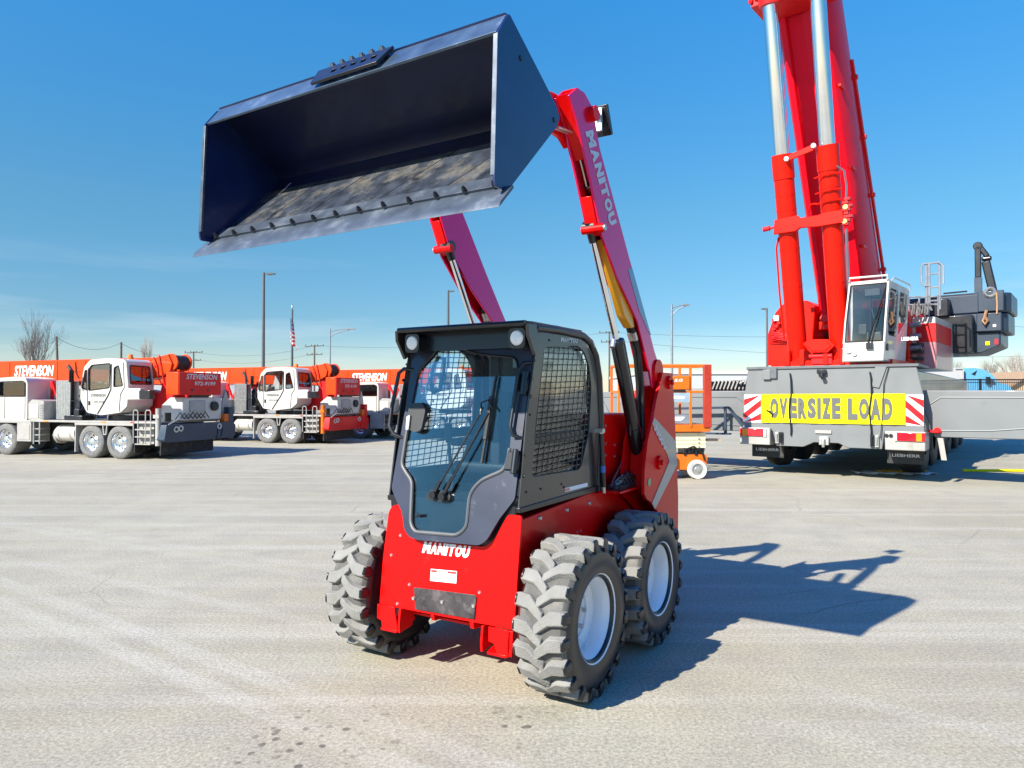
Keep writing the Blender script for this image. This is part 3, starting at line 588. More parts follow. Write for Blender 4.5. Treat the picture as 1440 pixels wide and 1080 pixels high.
        if s > 0:
            lk = MB().prism([(-.06, 2.60), (-.13, 2.62), (-.52, 2.16), (-.55, 2.09), (-.50, 2.08), (-.38, 2.15)], 'y', .542, .602).build('arm_lock', YEL, am, bevel=.004)
            MB().cyl((-.36, .55, 2.28), (-.44, .555, 2.14), .012, n=8).build('lock_pin', STEEL, lk)
            MB().prism([(-.38, 2.455), (-.455, 2.475), (-.80, 2.05), (-.725, 2.09), (-.58, 2.20)], 'y', .6225, .6245).build('arm_stripe', BLUE_ST, am)
            MB().prism([(-.86, 1.765), (-.90, 1.765), (-.88, 1.73)], 'y', .6225, .6245).build('reflector', pbr('orange red reflector', (.7, .06, .02), .3), am)
            dr = V((-.385, 0, -.48)).normalized(); u_ = V((-.48, 0, .385)).normalized() * -1
            u_ = V((-.78, 0, .62))
            block_letters('MANITOU', SILV, am, V((.262, .6245, 3.165)), (-.36, 0, -.49), (-.49, 0, .36), .60, .110, .10, .22, .07)
        # coupler light box on the tip
        if s > 0:
            MB().box(-.035, -.015, .555, .60, 3.27, 3.41).box(-.02, .03, .56, .59, 3.35, 3.385).build('tip_bracket', STEEL, am)
            MB().prism([(-.03, 3.43), (-.055, 3.44), (-.13, 3.27), (-.105, 3.26)], 'y', .51, .63).build('tip_plate', BLACK, am, bevel=.004)
    # coupler
    MB().prism([(1.165, 2.87), (1.12, 2.88), (1.10, 3.00), (1.24, 3.08), (1.29, 3.00), (1.19, 2.94)], 'y', -.52, .52).build('coupler_plate', BLACK, LD, bevel=.005)
    for s in (-1, 1): MB().cyl((.80, s * .36, 3.02), (1.13, s * .36, 2.98), .035, n=14).build('tilt_cylinder', BLACK, LD)
    # ---- bucket
    bk = bpy.data.objects.new('bucket', None); C.objects.link(bk); bk.parent = LD
    W = .93
    fl0 = V((1.70, 0, 2.355)); fl1 = V((1.15, 0, 2.875)); ap = V((1.587, 0, 3.155))
    fd = (fl1 - fl0).normalized(); bd = (ap - V((1.195, 0, 2.92))).normalized()
    prof = [(1.597, 2.452), (1.40, 2.639), (1.235, 2.795), (1.185, 2.85), (1.17, 2.89), (1.19, 2.925), (1.235, 2.95), (1.35, 3.02), (1.585, 3.157)]
    inn = [(1.605, 2.462), (1.409, 2.650), (1.245, 2.805), (1.198, 2.857), (1.186, 2.889), (1.202, 2.915), (1.242, 2.938), (1.357, 3.007), (1.592, 3.144)]
    # floor (dusty) and back as curved shell, 0.012 thick
    sh = MB(); n_ = len(prof)
    nl = 14
    vs = [(x, y, z) for (x, z) in inn for y in (-W + .01, W - .01)]
    sh.add(vs, [(2 * i, 2 * i + 1, 2 * i + 3, 2 * i + 2) for i in range(2, n_ - 1)], 0, True)
    sh.add(vs, [(2 * i, 2 * i + 1, 2 * i + 3, 2 * i + 2) for i in range(0, 2)], 1, False)
    vs2 = [(x, y, z) for (x, z) in prof for y in (-W + .01, W - .01)]
    sh.add(vs2, [(2 * i, 2 * i + 2, 2 * i + 3, 2 * i + 1) for i in range(n_ - 1)], 0, False)
    sh.add([vs[0], vs[1], vs2[0], vs2[1]], [(0, 1, 3, 2)], 1); sh.add([vs[-2], vs[-1], vs2[-2], vs2[-1]], [(0, 1, 3, 2)], 0)
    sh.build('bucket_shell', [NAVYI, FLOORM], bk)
    sp = [(1.602, 2.508), (1.697, 2.478), (1.674, 3.054), (1.590, 3.162), (1.19, 2.932), (1.160, 2.888), (1.178, 2.845)]
    sp = [(1.60, 2.446), (1.69, 2.44), (1.697, 2.478), (1.674, 3.054), (1.590, 3.166), (1.19, 2.932), (1.158, 2.888), (1.178, 2.843)]
    for s in (-1, 1):
        pl_ = MB().prism(rounded(sp, .012, 2), 'y', min(s * (W - .012), s * W), max(s * (W - .012), s * W)).build('side_plate', NAVY, bk, bevel=.002)
        MB().beam((1.69, s * (W - .012), 2.485), (1.668, s * (W - .012), 3.052), .022, .014, up=(1, 0, 0)).build('side_edge', EDGE, pl_, bevel=.002)
        each('plug', BLACK, pl_, [(x_, s * W, z_) for x_, z_ in ((1.50, 3.02), (1.21, 2.86))], .012, 10, .004, (0, s, 0))
    # lip on the top edge
    MB().prism([(1.594, 3.162), (1.672, 3.060), (1.662, 3.052), (1.580, 3.152)], 'y', -W + .03, W - .012).build('top_lip', pbr('worn lip steel', (.060, .095, .145), .34, metal=.35, coat=.2, var=.35, vs=7, dirt=(.22, .27, .31), ds=7, dlo=.57, dhi=.78), bk, bevel=.002)
    MB().prism([(1.578, 3.150), (1.594, 3.172), (1.57, 3.176), (1.50, 3.130), (1.506, 3.112)], 'y', -W + .02, W - .02).build('top_rail', NAVY, bk)
    # bolt bar in the middle of the lip
    hl = [[(.045 + k * .062 - .156, .030), (.082 + k * .062 - .156, .030), (.078 + k * .062 - .156, .062), (.050 + k * .062 - .156, .062)] for k in range(5)]
    bb = MB(); u1 = V((1.676 - 1.598, 0, 3.064 - 3.168)); 
    bb.plate([(-.235, .0), (.235, .0), (.205, .125), (-.205, .125)], lambda a, z, h: (1.600 + .63 * z + h * .77, a + .10, 3.172 - .77 * z + h * .63), .014, [[(x, z + .015) for x, z in q] for q in hl])
    bb.build('bolt_bar', BLACK, bk, bevel=.002)
    b0 = MB().cyl((1.590, 0, 3.180), (1.596, 0, 3.197), .017, n=6, smooth=False).cyl((1.596, 0, 3.197), (1.599, 0, 3.204), .010, n=8)
    first = None
    for k in range(6):
        y_ = -.055 + k * .062
        if first is None: first = b0.build('bar_bolt', EDGE, bk); first.location = (0, y_, 0)
        else: dup(first, bk, (0, y_, 0))
    # cutting edge
    ce = MB().prism([(1.708, 2.352), (1.600, 2.452), (1.606, 2.464), (1.700, 2.376)], 'y', -W - .035, W + .028).build('cutting_edge', EDGE, bk, bevel=.002)
    MB().prism([(1.612, 2.458), (1.545, 2.520), (1.553, 2.530), (1.622, 2.466)], 'y', -W + .014, W - .014).build('edge_strip', EDGE, bk, bevel=.001)
    fb = None
    nrm = V((.68, 0, .73))
    for k in range(13):
        y_ = -W + .05 + k * (2 * W - .1) / 12; p = V((1.622, 0, 2.468))
        if fb is None:
            fb = MB().cyl(p, p + nrm * .014, .012, .011, 6, smooth=False).cyl(p + nrm * .012, p + nrm * .022, .007, n=8).build('edge_bolt', BLACK, bk); fb.location = (0, y_, 0)
        else: dup(fb, bk, (0, y_, 0))
    ln = MB()
    for y0, y1 in ((-.30, -.10), (.15, .42), (-.62, -.50), (.55, .80)):
        ln.beam((1.55, y0, 2.5155), (1.24, y1, 2.8115), .004, .002, up=(.68, 0, .73))
    ln.build('floor_seams', BLACK, bk)
loader()

# ------------------------------------------------------------------ orange and white truck cranes (x forward, y away from camera, z up)
def truck_crane(loc, label, rearmat, rearacc, phone=True):
    T = thing('truck_crane', label, 'truck crane', loc, math.atan2(math.sin(R(19)), -math.cos(R(19))), 'orange and white truck cranes parked on the left')
    B = lambda: MB(flip=True)
    fr = B().box(-1.85, 6.2, .62, .80, .55, 1.0).box(-1.85, 6.2, 1.55, 1.73, .55, 1.0).box(-1.85, 6.2, .80, 1.55, .72, .95).build('frame', BLACK, T)
    B().box(-1.85, 2.9, 0, 2.35, 1.0, 1.06).box(-1.02, 1.15, -.01, .03, .93, 1.0).box(2.9, 4.7, 0, 2.35, .96, 1.05).build('deck', PALE, T, bevel=.01)
    # wheels
    proto = None
    for x in (.545, -.50, 3.95, 5.0):
        for y, sd in ((.16, -1), (2.19, 1)):
            wh = bpy.data.objects.new('wheel', None); C.objects.link(wh); wh.parent = T; wh.location = (x, -y, .465); wh.rotation_euler = (0, 0, 0 if sd < 0 else math.pi)
            if proto is None:
                a = MB().lathe([(.285, .13), (.30, .155), (.36, .16), (.43, .15), (.462, .125), (.47, .09), (.47, -.30), (.44, -.36), (.30, -.36)], (0, 0, 0), (0, 1, 0), 40, mats=[1, 1, 1, 1, 0, 0, 0, 0]).build('tyre', [TYREG, TYREG], wh)
                b = MB().lathe([(.285, .13), (.275, .145), (.262, .12), (.25, .03), (.21, .005), (.15, -.005), (.13, .01), (.09, .03), (.085, .12), (.06, .13), (0, .13)], (0, 0, 0), (0, 1, 0), 36)
                for k in range(10): t = k * math.pi / 5; b.cyl((.12 * math.cos(t), .0, .12 * math.sin(t)), (.12 * math.cos(t), .035, .12 * math.sin(t)), .014, n=6, smooth=False); b.cyl((.185 * math.cos(t), -.02, .185 * math.sin(t)), (.185 * math.cos(t), .008, .185 * math.sin(t)), .026, n=8, mat=1)
                b = b.build('rim', [ALU, BLACK], wh); proto = (a, b)
            else:
                for o in proto: dup(o, wh)
    B().prism([(-1.04, 1.0), (-1.06, .18), (-1.04, .18), (-1.02, 1.0)], 'y', .02, .5).build('mud_flap', RUBBER, T)
    B().prism([(1.10, 1.0), (1.12, .16), (1.15, .16), (1.13, 1.0)], 'y', .0, .10).build('fender_stay', PALE, T)
    b = B()
    for a0, a1 in (((.10, .98), (.06, .68)), ((-.06, .98), (-.02, .68))): b.beam((a0[0], .02, a0[1]), (a1[0], .02, a1[1]), .04, .03)
    b.beam((.07, .02, .68), (-.03, .02, .68), .04, .03); b.build('fender_bracket', PALE, T)
    # tanks and lockers
    tk = B().cyl((1.28, .33, .68), (2.02, .33, .68), .25, n=28); tank = tk.build('fuel_tank', WHITE, T)
    b = B()
    for x in (1.42, 1.88): b.cyl((x, .33, .68), (x + .04, .33, .68), .258, n=28)
    b.build('tank_strap', STEEL, tank)
    sp = B().cyl((2.03, .36, .62), (2.12, .36, .62), .26, n=24)
    for k in range(6): t = k * math.pi / 3; sp.beam((2.13, .36, .62), (2.13, .36 + .26 * math.cos(t), .62 + .26 * math.sin(t)), .03, .03)
    sp.build('hose_reel', PALE, T)
    B().box(2.88, 3.45, .0, .6, .42, .98).box(2.93, 3.40, -.01, .0, .47, .93).build('locker', PALE, T, bevel=.01)
    b = B()
    for z in (.42, .60, .78): b.box(2.55, 2.85, .05, .35, z, z + .03)
    b.tube([(2.82, .04, .35), (2.82, .04, 1.0)], .02, 6).tube([(2.58, .04, .35), (2.58, .04, 1.0)], .02, 6); b.build('steps', STEEL, T)
    # carrier cab and engine cover
    cc = [(3.08, 1.05), (3.08, 2.16), (3.17, 2.30), (3.5, 2.34), (4.35, 2.30), (4.62, 1.75), (4.66, 1.05)]
    body = B().prism(rounded(cc, .06), 'y', .03, 1.0).build('carrier_cab', WHITE, T, bevel=.03)
    wn = rounded([(3.14, 1.74), (3.14, 2.16), (3.26, 2.22), (4.22, 2.20), (4.42, 1.74)], .05)
    w1 = B().prism(wn, 'y', .015, .03).build('window', BLACK, body); B().prism(rounded([(3.17, 1.77), (3.17, 2.15), (3.27, 2.19), (4.20, 2.17), (4.37, 1.77)], .04), 'y', .008, .015).build('pane', WIN, w1)
    B().box(4.0, 4.012, .02, .03, 1.08, 1.72).box(3.16, 3.172, .02, .03, 1.08, 1.72).build('door_seam', BLACK, body)
    B().prism(rounded([(3.05, 1.06), (3.05, 1.55), (2.90, 1.66), (2.42, 1.62), (2.42, 1.06)], .04), 'y', .04, 2.2).build('engine_cover', PALE, T, bevel=.015)
    B().box(2.62, 3.0, .025, .04, 1.12, 1.52).build('cover_door', WHITE, T, bevel=.008)
    lv = B()
    for k in range(9): lv.box(2.44, 2.58, .02, .045, 1.10 + k * .05, 1.125 + k * .05)
    lv.build('cover_louvre', STEEL, T)
    # exhaust guard
    g = B()
    for k in range(9): x = 1.76 + k * .064; g.cyl((x, .34, 1.08), (x, .34, 2.22), .026, n=8); g.cyl((x, .60, 1.08), (x, .60, 2.22), .026, n=8)
    for z in (1.12, 1.6, 2.18): g.box(1.74, 2.30, .33, .61, z, z + .03)
    g.build('exhaust_guard', STEEL, T)
    B().cyl((1.98, .48, 1.1), (1.98, .48, 2.2), .14, n=16).tube([(1.88, .48, 2.15), (1.88, .48, 2.45), (1.92, .48, 2.56), (2.02, .48, 2.66)], .055, 10).build('exhaust_pipe', pbr('sooty steel', (.06, .05, .045), .6, metal=.4), T)
    # turntable, drum
    B().cyl((.1, 1.18, 1.06), (.1, 1.18, 1.20), .75, n=32).build('turntable', BLACK, T)
    B().prism([(-1.7, 1.20), (-1.7, 1.55), (-.9, 1.85), (-.3, 1.95), (.9, 1.65), (1.5, 1.25)], 'y', 1.0, 1.5).build('upper_frame', CWRED, T, bevel=.01)
    dr = B().cyl((1.25, .70, 1.55), (1.25, 1.7, 1.55), .34, n=24).cyl((1.62, .62, 1.75), (1.62, .70, 1.75), .12, n=12).prism([(1.0, 1.1), (1.72, 1.1), (1.75, 1.95), (1.55, 2.15), (1.48, 1.7), (1.1, 1.25)], 'y', .64, .68).beam((1.20, .62, 1.25), (1.60, .62, 1.80), .06, .05)
    dr.build('hoist_drum', BLUEBOX if rearmat is BLUEBOX else BLACK, T)
    B().cyl((.60, 1.24, 1.75), (2.6, 1.24, 2.25), .13, n=16).cyl((2.6, 1.24, 2.25), (3.4, 1.24, 2.4), .09, n=14).build('lift_cylinder', CWRED, T)
    lat = B()
    for x0, x1 in ((2.45, 2.95), (2.95, 2.45)): lat.beam((x0, .72, 1.06), (x1, .72, 2.2), .07, .06)
    lat.box(2.40, 2.48, .69, .75, 1.06, 2.2).box(2.92, 3.0, .69, .75, 1.06, 2.2); lat.build('boom_rest', CWRED, T)
    # operator cab
    uc = bpy.data.objects.new('operator_cab', None); C.objects.link(uc); uc.parent = T
    prof = [(.98, 1.66), (.72, 1.29), (.2, 1.22), (-.52, 1.30), (-.76, 1.48), (-.80, 2.06), (-.72, 2.72), (-.60, 2.80), (-.1, 2.83), (.60, 2.80), (.84, 2.60), (.97, 2.05)]
    dw = rounded([(.66, 1.92), (.655, 2.54), (.56, 2.64), (-.12, 2.68), (-.14, 2.62), (-.11, 2.0), (.0, 1.98)], .04); sw = rounded([(-.27, 2.02), (-.28, 2.56), (-.44, 2.62), (-.60, 2.05)], .04); qw = rounded([(.93, 2.0), (.80, 2.50), (.74, 2.50), (.74, 1.92)], .03)
    rpf = rounded(prof, .06)
    sh = B().prism(rpf, 'y', .03, .06, holes=[dw, sw, qw]).prism(rpf, 'y', .89, .92, holes=[dw, sw])
    for k in range(len(rpf)):
        (a0, z0), (a1, z1) = rpf[k - 1], rpf[k]
        if a0 < -.66 and a1 < -.66 and min(z0, z1) > 2.0 and max(z0, z1) < 2.70 and abs(z1 - z0) > .3: continue
        if a0 > .80 and a1 > .80 and min(z0, z1) > 2.0 and abs(z1 - z0) > .3: continue
        sh.add([(a0, .04, z0), (a1, .04, z1), (a1, .91, z1), (a0, .91, z0)], [(0, 1, 2, 3)], 0, True)
    sh.build('shell', WHITE, uc, bevel=.008)
    for poly, nm in ((dw, 'door_window'), (sw, 'side_window'), (qw, 'quarter_window')):
        B().prism(poly, 'y', .042, .048).build(nm, WIN, uc)
        B().tube([(a, .03, z) for a, z in poly], .016, 6, closed=True).build('window_seal', BLACK, uc)
    B().prism(dw, 'y', .90, .906).prism(sw, 'y', .90, .906).build('far_window', WIN, uc)
    B().box(-.55, .1, .25, .72, 1.5, 2.02).box(-.62, -.5, .28, .70, 1.9, 2.45).build('seat', SEAT, uc, bevel=.05)
    B().box(.45, .75, .2, .8, 1.3, 2.0).build('console', PLAST, uc, bevel=.05)
    rx = lambda z: -.802 + max(0, (z - 2.06)) * .121
    rwo = rounded([(.11, 2.10), (.84, 2.10), (.81, 2.60), (.14, 2.62)], .05)
    f = B().plate([(.03, 2.02), (.92, 2.02), (.92, 2.72), (.03, 2.72)], lambda a, z, h: (rx(z) + h, a, z), .02, [rwo]).build('rear_panel', WHITE, uc)
    B().tube([(rx(z) - .003, a, z) for a, z in rwo], .018, 6, closed=True).build('window_seal', BLACK, f)
    B().plate(rwo, lambda a, z, h: (rx(z) + .008 + h, a, z), .005).build('rear_window', WIN, f)
    B().tube([(.70, .022, 1.35), (.70, .022, 1.75), (.69, .022, 2.56)], .008, 5).tube([(-.18, .022, 2.66), (-.17, .022, 1.95), (-.05, .022, 1.75), (.32, .022, 1.26)], .016, 6).tube([(-.62, .022, 2.7), (-.66, .022, 2.0), (-.52, .022, 1.80), (-.48, .022, 1.32)], .008, 5).build('door_seam', BLACK, uc)
    lettering('STEVENSON', BLETT, uc, (.58, .022, 1.74), (-1, 0, 0), (0, 0, 1), .56, .085, .2, .02, flip=True)
    lettering('972-9199', BLETT, uc, (.45, .022, 1.56), (-1, 0, 0), (0, 0, 1), .40, .065, .2, .01, flip=True)
    B().box(.60, .66, .015, .03, 1.5, 1.62).build('door_handle', BLACK, uc)
    B().cyl((-.42, .45, 2.82), (-.42, .45, 2.86), .09, n=14).cyl((-.42, .45, 2.86), (-.42, .45, 2.95), .075, .06, 14).build('beacon', pbr('orange beacon', (.75, .16, .01), .2, coat=.6), uc)
    B().box(-1.28, -.82, -.02, .20, 1.66, 1.98).build('basket', WHITE, uc, bevel=.02)
    B().box(-1.62, -1.22, -.02, .16, 1.68, 1.92).cyl((-1.1, .1, 1.78), (-1.4, .1, 1.8), .03, n=8).build('work_lamp', BLACK, uc, bevel=.03)
    # boom
    bo = bpy.data.objects.new('boom', None); C.objects.link(bo); bo.parent = T
    B().prism(rounded([(-1.0, 2.30), (-1.0, 2.75), (-.7, 2.88), (7.0, 2.86), (7.0, 2.24), (.2, 2.20)], .05), 'y', .96, 1.54).build('boom_section', ORANGE, bo, bevel=.02)
    B().box(7.0, 9.6, 1.02, 1.48, 2.30, 2.80).build('boom_section', ORANGE, bo, bevel=.02)
    B().box(6.9, 7.1, .92, 1.58, 2.20, 2.92).build('boom_collar', ORANGE, bo, bevel=.02)
    for x in (.95, 1.9, 3.05, 5.1): B().box(x, x + .05, .945, .965, 2.26, 2.82).build('stiffener', ORANGE, bo)
    lettering('STEVENSON', WLETT, bo, (4.90, .954, 2.375), (-1, 0, 0), (0, 0, 1), 1.70, .34, .22, .03, flip=True)
    B().tube([(2.3, .95, 2.80), (2.25, .93, 2.45), (2.15, .94, 2.3)], .015, 5).build('cable_loop', BLACK, bo)
    # winch behind the boom foot
    wi = bpy.data.objects.new('winch', None); C.objects.link(wi); wi.parent = T
    B().cyl((-1.35, 1.02, 2.74), (-1.35, 1.52, 2.74), .21, n=24).build('drum', RUBBER, wi)
    for y in (.98, 1.5): B().cyl((-1.35, y, 2.74), (-1.35, y + .05, 2.74), .25, n=24).prism([(-.75, 2.35), (-.75, 2.86), (-.95, 2.90), (-1.3, 2.96), (-1.45, 2.70), (-1.40, 2.50), (-1.1, 2.35)], 'y', y - .06, y).build('winch_plate', ORANGE, wi, bevel=.008)
    b = B()
    for k in range(6): b.cyl((-.85 - k * .09, .90 + .01 * k, 2.62 + .05 * (k % 3)), (-.85 - k * .09, .98, 2.62 + .05 * (k % 3)), .03, n=8)
    b.tube([(-.8, .90, 2.9), (-.95, .88, 2.6), (-.98, .9, 2.3), (-1.15, .92, 2.0)], .02, 6).tube([(-1.0, .90, 2.95), (-1.1, .88, 2.55), (-1.2, .9, 2.1)], .018, 6); b.build('winch_valve', CWRED, wi)
    for y in (.93, 1.52): B().prism([(-.85, 1.25), (-.95, 1.6), (-1.15, 2.3), (-1.5, 2.3), (-1.45, 1.3)], 'y', y, y + .04).build('mast_plate', CWRED, T)
    # counterweight
    cw = B().box(-2.10, -1.66, .50, 2.16, 1.79, 2.44).build('counterweight', ORANGE, T, bevel=.02)
    B().box(-2.118, -2.10, .52, 2.15, 1.80, 2.43).build('rear_plate', CWRED, cw, bevel=.005)
    lettering('STEVENSON', SILV, cw, (-2.1195, .78, 2.24), (0, 1, 0), (0, 0, 1), 1.22, .155, .2, .02, flip=True)
    lettering('972-9199', SILV, cw, (-2.1195, 1.10, 2.065), (0, 1, 0), (0, 0, 1), .82, .115, .2, .02, flip=True)
    for y in (1.0, 1.62): B().cyl((-2.10, y, 1.93), (-2.13, y, 1.93), .035, n=12).build('plug', BLACK, cw)
    # rear deck machinery
    B().prism([(-1.2, 1.06), (-1.25, 1.5), (-1.55, 1.72), (-2.02, 1.72), (-2.02, 1.06)], 'y', .75, 2.3).build('rear_housing', WHITE, T, bevel=.03)
    B().cyl((-2.0, 1.95, 1.46), (-2.10, 1.95, 1.46), .14, n=20).build('muffler', RUBBER, T)
    B().box(-2.06, -2.02, 1.0, 1.6, 1.30, 1.62).build('service_panel', PALE, T, bevel=.01)
    b = B()
    for k in range(7): b.tube([(-2.05, .45 + k * .16, 1.10), (-2.12, .55 + k * .16, 1.30 - .02 * (k % 3)), (-2.08, .75 + k * .16, 1.12)], .015, 5)
    b.build('hose', HOSE, T)
    B().prism([(2.36, 1.05), (2.42, 1.62), (2.55, 1.95), (2.68, 1.62), (2.74, 1.05)], 'x', -1.95, -1.90).build('splash_guard', PALE, T)
    # outriggers
    orr = B().prism(rounded([(-.03, .55), (.05, .98), (2.45, .98), (2.75, .90), (2.75, .55), (2.5, .49), (.1, .49)], .04), 'x', -2.15, -1.84)
    rb = orr.build('outrigger_box', rearmat, T, bevel=.015)
    for y in (.38, .55, 2.05):
        B().lathe([(.05, 0), (.055, .02), (.085, .02), (.09, 0)], (-2.15, y, .86 if y > .4 else .84), (-1, 0, 0), 20).build('ring_light', WHITE if y > .5 else STEEL, rb)
    B().prism([(1.95, .50), (2.0, .80), (2.1, .50), (2.2, .80), (2.3, .50)], 'x', -2.17, -2.15).build('gusset', rearmat, rb)
    B().box(-2.14, -1.92, 2.48, 2.68, .45, 1.42).build('outrigger_jack', rearmat, T, bevel=.015)
    B().box(-2.13, -1.93, 2.30, 2.48, .98, 1.22).build('jack_bracket', rearacc, T, bevel=.01)
    B().cyl((-1.86, .05, .40), (-1.86, .05, 1.42), .075, n=16).box(-1.96, -1.76, -.04, .12, 1.15, 1.25).build('outrigger_jack', PALE if rearmat is BLUEBOX else rearacc, T)
    B().tube([(-2.16, .1, .98), (-2.2, .4, 1.12), (-2.18, .8, 1.08)], .02, 6).build('hose', PALE, T)
    B().box(-1.80, -1.76, .2, 2.2, .12, .52).build('rear_flap', RUBBER, T)
    ld = B()
    for x0, x1 in ((-1.03, -1.19), (-1.46, -1.64)): ld.tube([(x0, .0, .45), (x0, .0, 1.32), (x0 - .03, .0, 1.37), (x1 + .03, .0, 1.37), (x1, .0, 1.32), (x1, .0, .45)], .018, 6)
    for z in (.42, .62, .82): ld.box(-1.64, -1.10, -.02, .12, z, z + .03)
    ld.build('ladder', PALE, T)
    B().box(-1.64, -1.08, .12, .16, .45, 1.02).build('ladder_back', PALE, T)
    B().box(-1.55, -.6, .5, 1.9, .30, .50).build('axle', BLACK, T)
    B().tube([(4.45, -.02, 1.9), (4.55, -.22, 1.95), (4.55, -.24, 2.2)], .015, 5).box(4.50, 4.58, -.32, -.18, 1.78, 2.22).build('mirror', BLACK, body, bevel=.01)
    B().tube([(.93, .0, 2.45), (1.05, -.18, 2.45)], .012, 5).box(1.02, 1.06, -.28, -.14, 2.15, 2.5).build('mirror', BLACK, uc, bevel=.01)
    hs_ = B()
    for k in range(5): hs_.tube([(1.05 + .1 * k, .55, 1.08), (1.1 + .1 * k, .50, 1.35 + .08 * (k % 2)), (1.0 + .08 * k, .62, 1.9), (.95, .8, 2.2)], .022, 5)
    hs_.build('hose', HOSE, T)
    B().box(1.0, 1.7, .10, .5, 1.06, 1.20).box(1.1, 1.3, .08, .3, 1.20, 1.38).build('valve_chest', BLACK, T, bevel=.02)
    B().box(-1.86, -1.82, .3, .5, 1.06, 1.3).box(-1.9, -1.8, 1.2, 1.9, 1.72, 1.80).build('deck_bracket', BLACK, T)
    for x in (.0, 2.2, 4.6, 6.4): B().box(x, x + .14, -.012, 0, 1.005, 1.045).build('marker_light', AMB, T)
    B().box(-1.02, -.94, -.02, 0, 1.01, 1.05).build('marker_light', REDL, T)
truck_crane((-11.451, 20.031, 0), 'orange and white truck crane with a slate blue outrigger box at its rear', BLUEBOX, LIFTO)
truck_crane((-8.607, 26.272, 0), 'orange and white truck crane with a red outrigger box at its rear', CWRED, LIFTO)
truck_crane((-2.53, 27.9, 0), 'orange and white truck crane mostly hidden behind the loader cab', CWRED, LIFTO)

